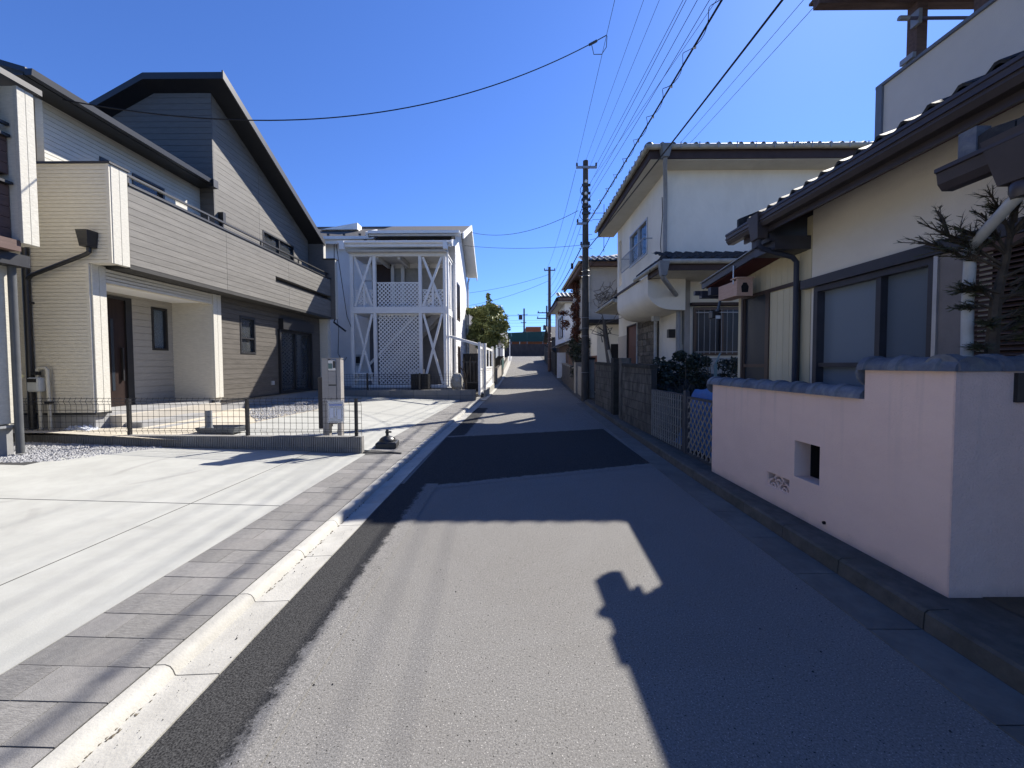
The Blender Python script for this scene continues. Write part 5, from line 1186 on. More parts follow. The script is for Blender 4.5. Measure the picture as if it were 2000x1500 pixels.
part('gate_post', MB().box(3.0, 3.12, .9, 1.02, .1, 2.75), woodm, GR); part('gate_post', MB().box(3.6, 3.72, .9, 1.02, .1, 2.95), woodm, GR)
wp = thing('white_downpipe', 'white elbowed downpipe rising behind the pink wall corner', 'pipe', (3.1, 2.7, .1)); part('pipe', MB().tube([(2.87, 2.3, 2.45), (2.89, 2.36, 2.42), (3.02, 2.64, 2.29), (3.045, 2.69, 2.25), (3.06, 2.71, 1.9), (3.07, 2.69, .2)], .031, 10), pipew, wp, True)
# podocarpus
rnd = random.Random(11)
PD = thing('podocarpus', 'sparse dark podocarpus tree behind the pink wall', 'tree', (3.28, 2.65, .1))
tk = MB(); trunk = [(3.12, 2.62, .1), (3.1, 2.6, 1.5), (3.14, 2.62, 1.9), (3.2, 2.62, 2.2), (3.22, 2.6, 2.6)]
tk.tube(trunk, [.04, .035, .028, .02, .01], 7); nd = MB()
def spray(a, b, nb, ln):
    a, b = Vector(a), Vector(b); tk.tube([a, (a+b)/2+Vector((0, 0, .03)), b], [.012, .008, .004], 5)
    for i in range(nb):
        t = rnd.uniform(.25, 1); p = a+(b-a)*t; d = (b-a).normalized(); d = (d+Vector((rnd.gauss(0, .5), rnd.gauss(0, .5), rnd.gauss(.15, .3)))).normalized(); q = p+d*rnd.uniform(.4, 1)*ln
        tk.tube([p, q], [.004, .002], 4, False)
        for k in range(11):
            r = p+(q-p)*rnd.uniform(.3, 1.05); e = (d+Vector((rnd.gauss(0, .6), rnd.gauss(0, .6), rnd.gauss(.1, .45)))).normalized(); s = e.orthogonal().normalized()*.004; L_ = rnd.uniform(.022, .045)
            nd.add([r-s, r+s, r+e*L_+s*.3, r+e*L_-s*.3], [(0, 1, 2, 3)])

for (a_, b_, n_, l_) in (((3.19, 2.62, 2.1), (2.76, 2.7, 2.3), 40, .14), ((3.2, 2.62, 2.2), (2.86, 2.62, 2.38), 36, .13), ((3.2, 2.6, 2.3), (3.0, 2.55, 2.55), 34, .12), ((3.22, 2.6, 2.35), (3.3, 2.45, 2.56), 34, .13), ((3.2, 2.6, 2.25), (3.5, 2.5, 2.4), 44, .15), ((3.16, 2.6, 2.05), (3.46, 2.5, 2.16), 44, .14), ((3.14, 2.6, 1.92), (3.44, 2.52, 1.94), 40, .13), ((3.12, 2.6, 1.78), (3.36, 2.5, 1.84), 40, .11), ((3.11, 2.6, 1.65), (3.3, 2.52, 1.66), 34, .1), ((3.14, 2.6, 1.95), (2.93, 2.66, 1.98), 26, .1)): spray(a_, b_, n_, l_)
spray((3.19, 2.62, 2.12), (2.78, 2.72, 2.42), 36, .12); spray((2.9, 2.7, 2.35), (2.85, 2.72, 2.52), 10, .08)
spray((3.2, 2.62, 2.2), (3.0, 2.6, 2.46), 20, .12); spray((3.22, 2.6, 2.4), (3.12, 2.5, 2.52), 18, .12); spray((3.2, 2.62, 2.3), (3.4, 2.5, 2.5), 30, .14)
spray((3.21, 2.62, 2.25), (3.45, 2.58, 2.32), 26, .13); spray((3.13, 2.62, 1.9), (2.98, 2.62, 2.0), 16, .09); spray((3.14, 2.62, 1.85), (2.96, 2.66, 1.86), 14, .08)
spray((3.13, 2.62, 1.85), (3.38, 2.56, 2.08), 26, .12); spray((3.11, 2.6, 1.7), (3.0, 2.55, 1.75), 22, .08); spray((3.11, 2.6, 1.68), (3.28, 2.55, 1.78), 30, .1); spray((3.1, 2.6, 1.6), (3.02, 2.6, 1.6), 14, .07); spray((3.2, 2.6, 2.0), (3.4, 2.5, 2.1), 24, .12)
part('trunk', tk, bark, PD, True); part('needles', nd, needle, PD)

# ================================================================== RIGHT: CREAM HOUSE
CH = thing('cream_house', 'weathered cream two-storey house with curved bay and barred window', 'house', (7, 13, .3))
def cbox(nm, m, *a, parent=CH, **k):
    r0 = None
    for q in a:
        o = part(nm, MB().box(*q), m, parent, **k); r0 = r0 or o
    return r0
uw = MB()
for a, b, c, d in cut_rects(10.5, 15.3, 3.6, 6.52, [(11.9, 13.65, 4.75, 5.82), (14.72, 15.05, 4.4, 6.1)]): uw.box(3.98, 4.12, a, b, c, d)
uw.box(4.121, 11, 10.5, 10.64, 3.6, 6.52); part('upper_wall', uw, cream2, CH)
window(CH, 'x', 3.98, -1, 11.9, 13.65, 4.75, 5.82, alu, glass_clear, .05, proud=.03, mull=(.5,), back=.1, backm=curtg)
gr = cbox('window_grille', galv, (3.72, 3.745, 11.5, 13.8, 5.08, 5.11), (3.72, 3.745, 11.5, 13.8, 4.62, 4.645), (3.745, 3.98, 11.5, 11.525, 5.08, 5.1), (3.745, 3.98, 13.775, 13.8, 5.08, 5.1))
for i in range(19): part('bar', MB().tube([(3.733, 11.55+i*.123, 4.64), (3.70, 11.55+i*.123, 4.7), (3.733, 11.55+i*.123, 5.09)], .008, 5), galv, gr)
ar = MB(); k = 10
ar.prism([(3.97, 14.72, 6.1), (3.97, 14.72, 5.9)]+[(3.97, 14.885-.165*math.cos(math.pi*i/k), 5.9+.165*math.sin(math.pi*i/k)) for i in range(k+1)]+[(3.97, 15.05, 6.1)], (.15, 0, 0)); part('arch_head', ar, cream2, CH)
cbox('arch_recess', brownpan, (4.3, 4.32, 14.7, 15.1, 4.3, 6.1))
# upper roof: hipped eave corner
cbox('soffit', soffit, (3.4, 3.979, 9.98, 15.9, 6.5, 6.53), (3.98, 11, 9.98, 10.499, 6.5, 6.53))
cbox('fascia', brownfas, (3.36, 3.399, 9.94, 15.9, 6.52, 6.74), (3.4, 11, 9.94, 9.979, 6.52, 6.74))
ur = MB(); ur.add([(3.34, 9.92, 6.75), (11.5, 9.92, 6.75), (11.5, 13.2, 7.9), (6.6, 13.2, 7.9), (3.34, 16.0, 6.75), (11.5, 16.2, 6.75)], [(0, 1, 2, 3), (0, 3, 4), (4, 3, 2, 5)])
UR = part('upper_roof', ur, greytile, CH)
def hr_gutter(pts, r, m, parent, nm='eave_gutter'):
    g_ = part(nm, MB().tube(pts, r, 10), m, parent, True); return g_
G1 = hr_gutter([(3.28, 9.86, 6.76), (3.28, 15.9, 6.72)], .065, gutc, CH); G2 = hr_gutter([(3.24, 9.86, 6.76), (11, 9.86, 6.78)], .065, gutc, CH)
for i in range(16): part('gutter_strap', MB().box(3.6+i*.45, 3.62+i*.45, 9.785, 9.8, 6.7, 6.84), galv, G2)
for i in range(13): part('gutter_strap', MB().box(3.205, 3.22, 10.2+i*.45, 10.22+i*.45, 6.68, 6.82), galv, G1)
tile_rows(UR, tile_g, (3.45, 9.84, 6.78), (1, 0, 0), (0, 3.28, 1.15), .27, .28, 28, 2); tile_rows(UR, tile_g, (3.26, 15.8, 6.78), (0, -1, 0), (3.26, 0, 1.15), .27, .28, 21, 1)
for i in range(6): part('hip_tile', half_tile((3.3+.27*i, 9.88+.27*i, .095*i), Vector((1, 1, 0)).normalized(), .36, .1, 6.78), greytile, UR, True)
hp = part('hopper', MB().hexa([(3.64, 9.78, 6.5), (3.78, 9.78, 6.5), (3.78, 9.94, 6.5), (3.64, 9.94, 6.5)], [(3.58, 9.72, 6.78), (3.84, 9.72, 6.78), (3.84, 9.94, 6.78), (3.58, 9.94, 6.78)]), pipeg, G2)
part('downspout', MB().tube([(3.71, 9.86, 6.5), (3.72, 9.9, 6.4), (3.9, 10.35, 6.05), (3.93, 10.42, 5.9), (3.93, 10.42, 4.3)], .05, 10), mat('grey_downpipe', (.27, .27, .265), (.22, .22, .215), 6, .5), CH, True)
# lower storey
lw = MB()
for a, b, c, d in cut_rects(4.43, 10, .3, 3.95, [(4.62, 6.1, 1.72, 2.95)]): lw.box(a, b, 10.3, 10.44, c, d)
for a, b, c, d in cut_rects(10.3, 16.2, .3, 3.95, [(13.65, 14.95, .6, 2.92)]): lw.box(4.28, 4.42, a, b, c, d)
part('lower_wall', lw, cream2, CH)
window(CH, 'y', 10.3, -1, 4.62, 6.1, 1.72, 2.95, aluw, glass_dark, .07, proud=.05, mull=(.5,), back=.2)
WB = CH.children[-1]
part('window_hood', MB().box(4.5, 6.2, 10.1, 10.298, 2.98, 3.05), brownfas, WB)
for i in range(10): part('bar', MB().tube([(4.72+i*.145, 10.2, 1.76), (4.72+i*.145, 10.2, 2.88)], .008, 5), galv, WB)
part('bar_rail', MB().box(4.65, 6.1, 10.19, 10.21, 1.8, 1.82), galv, WB); part('bar_rail', MB().box(4.65, 6.1, 10.19, 10.21, 2.8, 2.82), galv, WB)
cbox('sill_stones', mat('pale_facing_stone', (.4, .4, .38), (.3, .3, .285), 8, .85, .3, 40), *[(4.65+.36*i, 4.65+.36*i+.34, 10.22, 10.298, 1.2+.24*j, 1.2+.24*j+.22) for i in range(4) for j in range(2)])
cbox('cable_duct', pierm, (4.36, 4.5, 10.2, 10.299, 1.3, 3.8))
# stone cladding
SC = part('stone_backing', MB().box(4.255, 4.279, 11.75, 13.55, .6, 3.05), joint, CH); rnd = random.Random(21); z = .62
while z < 3.02:
    h = rnd.choice([.08, .12, .16, .2, .24]); h = min(h, 3.04-z); y = 11.76
    while y < 13.54:
        w_ = min(rnd.choice([.25, .35, .45, .6]), 13.54-y)
        if w_ > .05 and h > .03: part('stone', MB().box(4.254-rnd.uniform(.02, .05), 4.254, y+.008, y+w_-.008, z+.007, z+h-.007), stonem, SC)
        y += w_
    z += h
dr2 = part('front_door', MB().box(4.3, 4.34, 13.7, 14.9, .6, 2.87), brownpan, CH); part('door_frame', MB().box(4.24, 4.41, 13.651, 13.7, .6, 2.919).box(4.24, 4.41, 14.9, 14.949, .6, 2.919).box(4.24, 4.41, 13.7, 14.9, 2.87, 2.919), brownfas, dr2)
for z0 in (.75, 1.45, 2.15): part('door_panel', MB().box(4.285, 4.299, 13.85, 14.75, z0, z0+.55), brownpan, dr2)
cbox('beige_dado', beigepan, (4.262, 4.279, 14.96, 16.2, .3, 2.6))
cbox('wall_lamp', blackp, (4.1, 4.27, 14.2, 14.3, 3.1, 3.2)); cbox('meter_box', blackp, (4.1, 4.27, 10.55, 10.68, 2.2, 2.42))
# curved bay along the road side
prf = [(4.27, 3.68), (3.34, 3.68), (3.34, 3.3)]+[(3.34+.62*(1-math.cos(math.pi/2*i/8)), 3.3-.45*math.sin(math.pi/2*i/8)) for i in range(1, 9)]+[(4.27, 2.84)]
part('curved_bay', MB().prism([(x_, 9.95, z_) for x_, z_ in prf], (0, 2.9, 0)), cream2, CH, True)
cbox('bay_rail', brownfas, (3.3, 3.42, 10.75, 12.9, 3.681, 3.74))
part('bay_pipe', MB().tube([(4.02, 11.3, 2.95), (4.02, 11.3, 2.72), (4.1, 11.55, 2.62), (4.13, 11.62, 2.5), (4.13, 11.62, .4)], .045, 10), pipew, CH, True); cbox('bay_hopper', pipew, (3.93, 4.1, 11.2, 11.4, 2.72, 2.92))
part('wall_pipe', MB().tube([(4.2, 13.0, 3.0), (4.2, 13.58, 2.98), (4.22, 13.62, 2.9), (4.22, 13.62, 1.0)], .03, 8), pipew, CH, True)
# pent roof wrapping the near corner
pr = MB(); pr.add([(3.32, 8.95, 3.78), (9.5, 8.95, 3.78), (9.5, 10.49, 4.35), (3.97, 10.49, 4.35), (3.3, 8.95, 3.76), (3.3, 10.9, 3.76), (3.97, 10.9, 4.35), (3.36, 8.95, 3.7), (9.5, 8.95, 3.7), (9.5, 10.29, 3.7), (4.2, 10.29, 3.7)], [(0, 1, 2, 3), (4, 0, 3, 6, 5), (7, 10, 9, 8), (0, 7, 8, 1)])
PR = part('pent_roof', pr, blacktile, CH)
cbox('pent_fascia', brownfas, (3.36, 9.5, 8.92, 8.949, 3.58, 3.77), (3.33, 3.359, 8.92, 9.94, 3.58, 3.75)); cbox('pent_soffit', soffit, (3.4, 9.4, 8.96, 10.29, 3.61, 3.63))
hr_gutter([(3.3, 8.87, 3.76), (9.4, 8.87, 3.77)], .055, gutc, CH); hr_gutter([(3.27, 8.9, 3.74), (3.25, 10.7, 3.73)], .055, gutc, CH); hr_gutter([(3.26, 12.95, 3.58), (3.26, 15.6, 3.55)], .06, gutc, CH)
tile_rows(PR, tile_b, (3.5, 8.9, 3.82), (1, 0, 0), (0, 1.54, .57), .25, .28, 16, 5); tile_rows(PR, tile_b, (3.27, 10.7, 3.775), (0, -1, 0), (.67, 0, .55), .25, .28, 7, 1)
for i in range(5): part('hip_tile', half_tile((3.33+.13*i, 8.93+.3*i, .11*i), Vector((.45, 1, 0)).normalized(), .34, .1, 3.78), blacktile, PR, True)
part('pent_hopper', MB().hexa([(3.26, 8.82, 3.45), (3.38, 8.82, 3.45), (3.38, 8.94, 3.45), (3.26, 8.94, 3.45)], [(3.2, 8.77, 3.75), (3.42, 8.77, 3.75), (3.42, 8.92, 3.75), (3.2, 8.92, 3.75)]), pipeg, CH)
part('downspout', MB().tube([(3.32, 8.88, 3.46), (3.34, 8.92, 3.4), (4.1, 10.05, 3.2), (4.2, 10.2, 3.12), (4.2, 10.2, .4)], .055, 10), MATS['grey_downpipe'], CH, True)
fr2 = MB(); fr2.add([(3.3, 12.9, 3.6), (3.3, 15.6, 3.57), (4.28, 15.6, 4.1), (4.28, 12.9, 4.1), (3.3, 12.9, 3.5), (3.3, 15.6, 3.48), (4.28, 15.6, 3.4), (4.28, 12.9, 3.4)], [(0, 1, 2, 3), (4, 7, 6, 5), (0, 4, 5, 1), (0, 3, 7, 4)]); FR2 = part('entrance_roof', fr2, soffit, CH)
tile_rows(FR2, tile_b, (3.28, 15.5, 3.63), (0, -1, 0), (.98, 0, .5), .25, .28, 10, 3)
part('wall_cable', MB().tube([(3.95, 10.7, 5.9), (3.93, 10.6, 5.4), (3.95, 10.8, 4.7), (3.9, 10.6, 4.45)], .01, 5), wirem, CH); part('wall_cable', MB().tube([(3.2, 9.4, 3.7), (3.3, 9.7, 3.55), (3.7, 9.9, 3.62), (4.3, 10.2, 3.3), (4.33, 10.22, 2.0)], .009, 5), wirem, CH)
# ---- block walls along the road
def block_wall(nm, label, x, y0, y1, h0, h1, th=.12):
    t = thing(nm, label, 'wall', (x+.06, (y0+y1)/2, prof(y0)))
    part('core', MB().hexa([(x+.012, y0, 0), (x+th-.01, y0, 0), (x+th-.01, y1, 0), (x+.012, y1, 0)], [(x+.012, y0, h0-.06), (x+th-.01, y0, h0-.06), (x+th-.01, y1, h1-.06), (x+.012, y1, h1-.06)]), joint, t)
    r = 0; z = .1
    while z < min(h0, h1)-.08:
        y = y0-(.2 if r % 2 else 0)
        while y < y1:
            a, b = max(y, y0), min(y+.4, y1)
            if b-a > .03: part('block', MB().box(x-random.uniform(0, .004), x+th, a+.006, b-.006, z+.006, min(z+.2, min(h0, h1))-.006), blockm, t)
            y += .4
        z += .2; r += 1
    part('coping', MB().hexa([(x-.02, y0, h0-.05), (x+th+.02, y0, h0-.05), (x+th+.02, y1, h1-.05), (x-.02, y1, h1-.05)], [(x-.02, y0, h0+.03), (x+th+.02, y0, h0+.03), (x+th+.02, y1, h1+.03), (x-.02, y1, h1+.03)]), blockcap, t)
    return t
block_wall('block_wall', 'stained concrete block wall beside the rod lattice gate', 2.72, 7.88, 9.95, 1.46, 1.5)
block_wall('block_wall', 'stained block wall beyond the recessed brown gate', 2.8, 11.2, 13.6, 1.5, 1.56)
part('gate_pier', MB().box(2.7, 2.95, 9.96, 10.2, .1, 1.66), blockm, None, bevel=.01, label='mossy gate pier at the end of the nearer block wall', cat='pier')
gp2 = part('gate_pier', MB().box(2.74, 3.0, 10.9, 11.19, .1, 1.68), blockcap, None, bevel=.01, label='black stained gate pier beyond the recessed brown gate', cat='pier')
part('garden_gate', MB().box(3.05, 3.1, 10.21, 10.89, .15, 1.3), mat('grey_brown_gate', (.13, .115, .1), rough=.8), None, label='plain grey brown gate between the two block walls', cat='gate')
part('letter_box', MB().box(2.88, 3.04, 10.4, 10.6, 1.2, 1.45), wh, None, bevel=.01, label='white letter box beside the recessed gate', cat='letter box')
# block-wall ends and piers further along, dark ivy stems and clutter
for i, (yy, h, lab) in enumerate(((15.7, 1.7, 'nearest tall grey mortar pier beside the utility pole'), (18.6, 1.62, 'narrow grey mortar pier beyond the utility pole'))):
    t = thing('gate_pier', lab, 'pier', (kx(yy)+.2, yy, prof(yy)))
    x = kx(yy)+.12; part('shaft', MB().box(x, x+.4, yy, yy+.55, prof(yy)-.1, h), pierm, t, bevel=.01); part('cap', MB().box(x-.03, x+.43, yy-.03, yy+.58, h, h+.08), blockcap, t)
wall_run('grey_wall', 'grey mortar wall between the two far piers', 16.4, 18.5, .2, .12, 1.3, pierm, None, left=False)
wall_run('openwork_wall', 'dark wall with pale panels farther up on the right', 19.4, 25.5, .15, .15, 1.15, mat('brown_grey_block', (.13, .115, .1), (.08, .07, .06), 5, .95), pierm, left=False, step=1.0)
part('standing_board', MB().box(kx(28)+.05, kx(28)+.95, 28, 28.06, prof(28), 2.35), mat('pale_blue_white', (.62, .66, .74), rough=.6), None, label='white panel standing at the far right kerb', cat='panel')
wall_run('dark_fence', 'dark board fence near the top of the right side', 30, 46, .1, .1, 1.7, darkbl, None, left=False, step=1.0)
part('bamboo_pole', MB().tube([(3.15, 12.2, .9), (3.02, 12.6, 1.95)], .045, 8), mat('bamboo_pale', (.5, .42, .3), rough=.6), None, True, label='short pale pole leaning behind the far block wall', cat='pole')
# ---- house three and four
H3 = thing('ivy_house', 'tile roofed house with bare ivy on its grey wall', 'house', (5.5, 20, .3))
def hbox(nm, m, *a, parent=H3, **k):
    r0 = None
    for q in a:
        o = part(nm, MB().box(*q), m, parent, **k); r0 = r0 or o
    return r0
h3w = mat('grey_white_plaster', (.46, .45, .43), (.38, .37, .355), 2, .9, .2, 60)
hbox('upper_wall', h3w, (3.45, 9, 18.0, 23, 3.3, 5.85)); hbox('lower_wall', cream2, (3.7, 9, 17.6, 23, .2, 3.3)); hbox('lower_panel', brownpan, (3.69, 3.699, 17.6, 20, .3, 1.9)); hbox('dark_opening', inside, (4.3, 5.2, 17.58, 17.599, .4, 2.4))
hbox('eave_board', woodm, (3.05, 9.3, 17.55, 17.6, 5.8, 5.98), (2.95, 3.05, 17.55, 23.4, 5.7, 5.9)); hbox('soffit', woodm, (3.0, 9, 17.6, 23, 5.85, 5.88))
r3 = MB(); r3.add([(2.9, 17.45, 5.98), (9.4, 17.45, 5.98), (9.4, 20.4, 7.1), (5.4, 20.4, 7.1), (2.9, 23.5, 5.9), (9.4, 23.5, 5.9)], [(0, 1, 2, 3), (0, 3, 4), (4, 3, 2, 5)]); R3 = part('roof', r3, greytile, H3)
tile_rows(R3, tile_g, (2.95, 17.4, 6.02), (1, 0, 0), (0, 2.95, 1.12), .27, .3, 15, 4)
hbox('pent_roof', blacktile, (3.2, 9, 16.9, 17.99, 3.25, 3.4)); part('eave_gutter', MB().tube([(2.88, 17.4, 5.93), (2.88, 23.4, 5.85)], .06, 8), gutc, H3, True); part('downspout', MB().tube([(3.38, 17.9, 5.85), (3.38, 17.9, 3.4)], .06, 8), pipew, H3, True)
rnd = random.Random(31); iv = MB()
for i in range(34):
    x, z = rnd.uniform(3.8, 4.6), rnd.uniform(3.8, 4.5); pts = [(x, 17.985, z)]
    for k in range(6): x += rnd.gauss(.03, .13); z += rnd.uniform(-.02, .22); pts.append((min(max(x, 3.5), 5.4), 17.985, min(z, 5.8)))
    iv.tube(pts, .008, 4, False)
part('ivy_stems', iv, barkg, H3)
H4 = thing('white_tile_house', 'white upper-storey house with brown eaves farther up on the right', 'house', (6, 30, .6))
def h4(nm, m, *a, parent=H4):
    r0 = None
    for q in a:
        o = part(nm, MB().box(*q), m, parent); r0 = r0 or o
    return r0
h4('upper_wall', mat('blue_white_plaster', (.66, .68, .72), (.6, .62, .66), 2, .9), (3.5, 9, 27, 33, 2.9, 5.75)); h4('lower_wall', woodm, (3.7, 9, 26.6, 33, .4, 2.9))
h4('eave_board', woodm, (3.0, 9, 26.35, 26.4, 5.7, 5.9), (2.88, 2.94, 26.4, 33.6, 5.45, 5.68)); h4('soffit', soffit, (2.95, 9, 26.4, 33, 5.62, 5.65))
r4 = MB(); r4.add([(2.85, 26.3, 5.9), (9.5, 26.3, 5.95), (9.5, 29.8, 7.2), (5.6, 29.8, 7.2), (2.85, 33.6, 5.7), (9.5, 33.6, 5.7)], [(0, 1, 2, 3), (0, 3, 4), (4, 3, 2, 5)]); R4 = part('roof', r4, greytile, H4)
tile_rows(R4, tile_g, (2.9, 26.25, 5.95), (1, 0, 0), (0, 3.5, 1.3), .27, .3, 12, 4)
window(H4, 'x', 3.5, -1, 28.0, 30.2, 3.4, 4.9, aluw, glass_dark, .08, proud=.08, mull=(.5,)); part('pent_roof', MB().prism([(3.0, 26.2, 2.75), (5.5, 26.2, 3.55), (5.5, 26.2, 3.65), (3.0, 26.2, 2.85)], (0, 6, 0)), blacktile, H4)
simple_house('dark_tile_house', 'low dark tiled house at the top right of the road', 4.0, 9, 37, 43, 1.0, 4.0, 5.2, darkbl, blacktile, 'x', .7)
# dry red ivy column and dark hedge by the pole
rnd = random.Random(41)
IV = thing('red_ivy', 'dry reddish ivy climbing beside the utility pole', 'ivy', (3.2, 20.5, .3))
cs = [((3.35+.12*math.sin(i), 21+.3*math.cos(i*2), 2.2+i*.19), (.3, .5, .25)) for i in range(20)]+[((2.75, 21, 3.6), (.3, .3, .3)), ((2.65, 21, 4.2), (.35, .3, .15))]
ib = MB(); ib.tube([(3.4, 21, .3), (3.35, 21, 2), (3.4, 21, 4), (3.35, 21, 5.8)], [.08, .07, .05, .03], 6); part('stem', ib, bark, IV, True); part('foliage', leaf_cloud(cs, 3800, .07, MB(), 1.5, rnd), ivyr, IV)
HG = thing('dark_hedge', 'dark round evergreen bush beside the red ivy', 'shrub', (3.2, 19.3, .3)); cs = [((3.3+rnd.gauss(0, .25), 19.9+rnd.gauss(0, .5), rnd.uniform(1.0, 2.7)), (.25, .3, .25)) for i in range(26)]
hb = MB(); hb.tube([(3.3, 19.9, .2), (3.3, 19.9, 1.6)], .06, 6); part('stem', hb, bark, HG); part('foliage', leaf_cloud(cs, 3500, .06, MB(), 1.7, rnd), shrubm, HG)
DT = thing('dead_tree', 'thin bare tree leaning behind the far block wall', 'tree', (3.5, 14.6, .2)); dt = MB(); dt.tube([(3.55, 14.5, .2), (3.5, 14.5, 1.6), (3.35, 14.5, 2.6), (3.3, 14.5, 3.1)], [.12, .11, .09, .05], 8)
for k in range(9): 
    a = (3.32+rnd.gauss(0, .04), 14.5, rnd.uniform(2.3, 3.1)); dt.tube([a, (a[0]+rnd.gauss(-.1, .3), 14.4, a[2]+rnd.uniform(-.1, .4)), (a[0]+rnd.gauss(-.1, .5), 14.3, a[2]+rnd.uniform(0, .9))], [.025, .015, .006], 5)
part('trunk', dt, barkg, DT, True)
# ================================================================== POLES AND WIRES
def utility_pole(label, x, y, z0, z1, r0, r1, arms, m=poleconc, steps=True):
    t = thing('utility_pole', label, 'pole', (x, y, z0), 'utility poles along the road')
    part('shaft', MB().tube([(x, y, z0), (x, y, z1)], [r0, r1], 14), m, t, True)
    for (dx0, dx1, z) in arms:
        a = part('crossarm', MB().box(x+dx0, x+dx1, y-r1-.07, y-r1-.01, z-.04, z+.04), galv if m is poleconc else graypost, t)
        for xx in ((dx0, dx1) if abs(dx1-dx0) > .3 else ()): part('insulator', MB().lathe([(.03, 0), (.045, .03), (.03, .06), (.04, .09), (.02, .13)], (x+xx*.93, y-r1-.04, z+.04), 8), graypost, a)
    if steps:
        s = MB(); z = z0+1.8
        while z < z1-2: s.tube([(x-r0-.1, y, z), (x+r0+.1, y, z)], .009, 5); z += .52
        part('step_bolts', s, galv, t, kind='stuff')
        for z in (z0+1.2, z0+2.6, z0+2.9, z0+3.3, z0+4.9, z0+5.1): part('pole_band', MB().tube([(x+(r0+.002)*math.cos(i*.524), y+(r0+.002)*math.sin(i*.524), z) for i in range(13)], .008, 4, False), galv, t)
    return t
PX, PYY = 2.8, 15.5
UP = utility_pole('dark utility pole with step bolts at the right of the road', PX, PYY, 0, 9.25, .155, .1, [(-.38, .4, 8.95), (-.35, .02, 6.85), (-.2, .12, 6.0)])
lo = MB()
for k, (dx, z, r) in enumerate(((-.16, 8.1, .2), (-.14, 7.7, .16), (.18, 7.45, .14), (-.15, 7.2, .22), (.15, 7.9, .12))):
    lo.tube([(PX+dx*.4+r*math.cos(a*.5)*(1 if dx > 0 else -1)*.8, PYY-.12, z+r*math.sin(a*.5)) for a in range(-3, 8)], .011, 5)
part('cable_loops', lo, wirem, UP)
for z in (8.3, 8.0, 7.75, 7.5, 7.25): part('rack_clamp', MB().box(PX-.16, PX+.16, PYY-.16, PYY-.1, z-.05, z+.03), graypost, UP)
for z in (8.35, 7.9, 7.6): part('spool_insulator', MB().lathe([(.04, 0), (.055, .04), (.04, .1)], (PX-.02, PYY-.2, z), 8), insul, UP)
utility_pole('second brown utility pole farther up the road', 3.02, 33, .8, 9.5, .15, .11, [(-.45, .45, 9.2), (-1.0, -.05, 5.75), (-1.05, -.05, 5.3)], woodm)
utility_pole('thin far utility pole left of centre with transformer', 1.75, 62, 2.9, 10.2, .16, .12, [(-1, .5, 9.2), (-.5, .3, 8)], graypost, False)
utility_pole('thin far utility pole right of centre', 5.25, 62, 2.9, 10.6, .16, .12, [(-.7, .7, 9.5), (-.6, .6, 6.9)], graypost, False)
part('pole_transformer', MB().lathe([(.3, 0), (.3, .6), (.1, .7)], (1.2, 62, 8.5), 10), graypost, bpy.data.objects['utility_pole.002'])
[part('pole_transformer', MB().lathe([(.22, 0), (.22, .6), (.1, .7)], (xx, 62, 6.95), 10), graypost, bpy.data.objects['utility_pole.003']) for xx in (4.9, 5.7)]
def wire(label, a, b, sag, r=.008, n=24, m=wirem, group='overhead wires', nm='overhead_wire'):
    a, b = Vector(a), Vector(b); pts = [a+(b-a)*(i/n)-Vector((0, 0, sag*4*(i/n)*(1-i/n))) for i in range(n+1)]
    return part(nm, MB().tube(pts, r, 5), m, None, label=label, cat='wire', group=group)
# the next pole stands behind the viewer at about y = -14
B = -13.0
wire('leftmost thin wire from the crossarm tip up over the road', (PX-.36, 15.38, 9.1), (1.6, B, 10.9), .1, .0055)
wire('thin wire from the pole top slightly left of the bundle', (PX-.02, 15.4, 9.2), (2.55, B, 9.6), .4, .0045)
wire('thin wire just left of the black cable bundle', (PX+.1, 15.4, 8.9), (3.0, B, 9.3), .4, .0045)
cabs = [((PX+.36, 15.38, 9.0), (4.05, B, 9.1), .45), ((PX+.12, 15.38, 8.3), (3.75, B, 8.75), .45), ((PX+.12, 15.38, 8.0), (3.85, B, 8.55), .5), ((PX+.1, 15.38, 7.75), (4.1, B, 8.3), .5)]
for i, (a, b, s) in enumerate(cabs): wire(['upper', 'second', 'third', 'lowest'][i]+' black line of the bundle right of the thick lashed cable', a, b, s, .006)
# lashed telephone cable: messenger, cable and spiral
a, b = Vector((PX+.08, 15.35, 6.9)), Vector((3.4, B, 7.2)); n = 60
pt = [a+(b-a)*(i/n)-Vector((0, 0, .25*4*(i/n)*(1-i/n))) for i in range(n+1)]
TC = thing('lashed_cable', 'thick black lashed telephone cable with hanging loops', 'cable', tuple(a), 'overhead wires')
part('cable', MB().tube(pt, .017, 7), wirem, TC, True)
sp = MB(); pts = []
for i in range(n*6+1):
    t = i/(n*6); p = a+(b-a)*t-Vector((0, 0, .25*4*t*(1-t))); ph = t*64*math.pi
    pts.append(p+Vector((-.05+.07*math.cos(ph), 0, -.02+.075*math.sin(ph))))
sp.tube(pts, .006, 4); part('lashing_wire', sp, wirem, TC)
hk = MB()
for i in range(2, 56, 2): hk.box(pt[i].x-.01, pt[i].x+.035, pt[i].y-.01, pt[i].y+.01, pt[i].z-.03, pt[i].z+.02)
part('cable_hangers', hk, insul, TC, kind='stuff')
# service cable passing close to the cream house
wire('thick black service cable passing the cream house corner', (PX+.1, 15.4, 5.95), (4.05, B, 6.6), .25, .016)
wire('thin grey wire above the cream house roof, left of three', (PX+.3, 15.4, 8.6), (5.6, B, 8.2), .35, .005)
wire('thin grey wire above the cream house roof, middle of three', (4.6, 19, 8.2), (5.5, B, 7.6), .35, .005)
wire('thin grey wire above the cream house roof, right of three', (4.7, 19, 8.0), (5.7, B, 7.5), .35, .005)
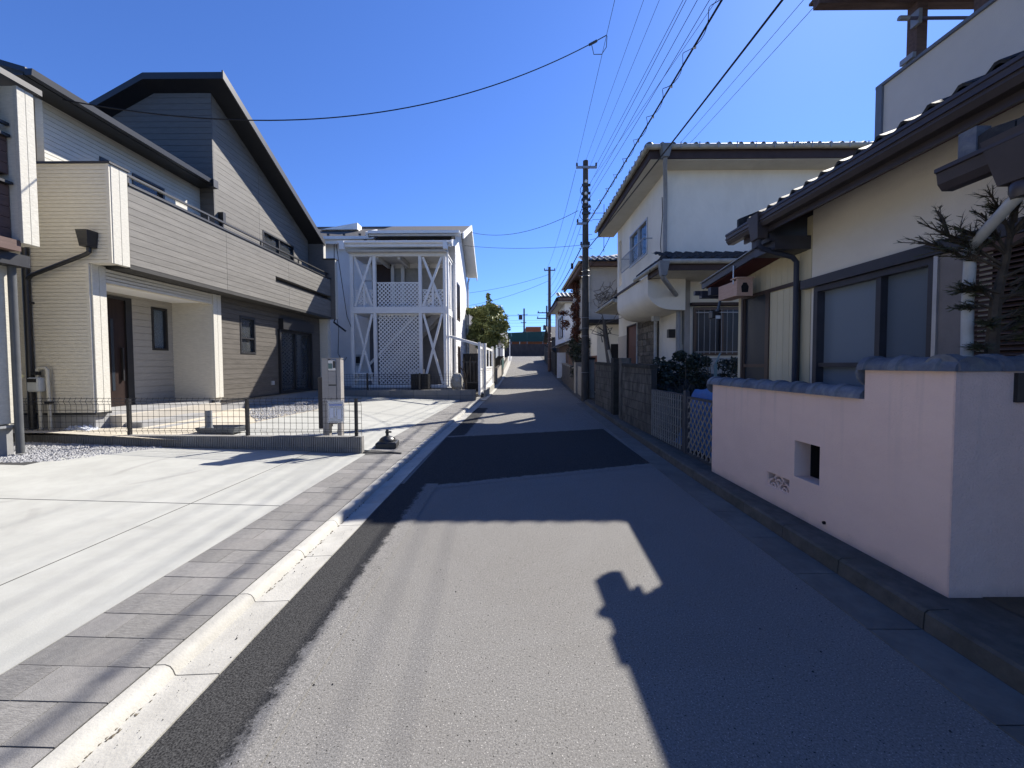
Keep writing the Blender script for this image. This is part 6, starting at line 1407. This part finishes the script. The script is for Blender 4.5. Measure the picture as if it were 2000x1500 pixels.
# spans beyond the pole
for i, (dx, z, z2) in enumerate(((-.36, 8.95, 9.1), (-.1, 8.2, 8.2), (0, 7.9, 7.8), (.1, 7.6, 7.3))): wire(['outermost', 'second', 'third', 'innermost'][i]+' wire between the two utility poles', (PX+dx, 15.6, z), (3.02+dx, 33, z2), .5, .008)
wire('black telephone cable with a joint box between the two poles', (PX-.15, 15.6, 6.0), (2.95, 33, 6.9), .3, .02)
part('cable_joint', MB().lathe([(.02, -.14), (.06, -.1), (.06, .1), (.02, .14)], (2.66, 18.0, 5.9), 8), wirem, None, label='oval joint box on the telephone cable beyond the pole', cat='joint box')
# service drops to the left
wire('long wire sagging over the road to the new house', (2.28, 9.85, 9.385), (-7.6, 6.9, 6.02), 1.0, .011, 40)
part('drop_connector', MB().tube([(1.84, 9.72, 9.06), (2.02, 9.775, 9.19)], .03, 8).tube([(1.9, 9.74, 9.06), (1.95, 9.75, 8.86), (2.15, 9.8, 8.9), (2.27, 9.85, 9.1), (2.285, 9.85, 9.36)], .009, 5), graypost, None, label='small connector on the long house drop wire', cat='connector', group='overhead wires')
wire('wire from the pole to the white house gable', (PX-.3, 15.4, 7.35), (-2.13, 20.7, 8.3), .45, .01)
wire('lower thin wire from the white house to the pole', (PX-.2, 15.4, 6.05), (-2.13, 17.9, 6.8), .12, .008)
wire('short wire from the pole to the cream house eave', (PX+.15, 15.4, 6.25), (3.5, 15.9, 6.55), .02, .008)
wire('black drop cable from the pole to the cream house far corner', (PX+.1, 15.4, 5.2), (3.7, 15.4, 6.35), .15, .012)
for i, (x0, z0, x1, z1, s) in enumerate(((-14, 8.6, 3.0, 8.9, 1.2), (-14, 7.4, 3.0, 8.4, 1.5), (-14, 6.9, 2.2, 5.6, .3))): wire(['highest', 'middle', 'lowest'][i]+' far wire crossing from the left to the second pole', (x0, 36, z0), (x1, 33, z1), s, .012)
for i, z in enumerate((9.2, 8.5, 8.1, 7.6, 6.6)): wire(['top', 'second', 'third', 'fourth', 'bottom'][i]+' faint wire between the far poles', (-30, 62, z-.2), (30, 62, z+.2), .15, .012)
part('aerial_mast', MB().tube([(4.3, 19, 6.8), (4.3, 19, 9.0)], .015, 5).tube([(3.6, 19, 8.6), (5.2, 19, 8.6)], .012, 5).tube([(3.75, 19, 8.3), (4.8, 19, 8.3)], .01, 5), graypost, None, label='television aerial mast on the ivy house roof', cat='aerial')
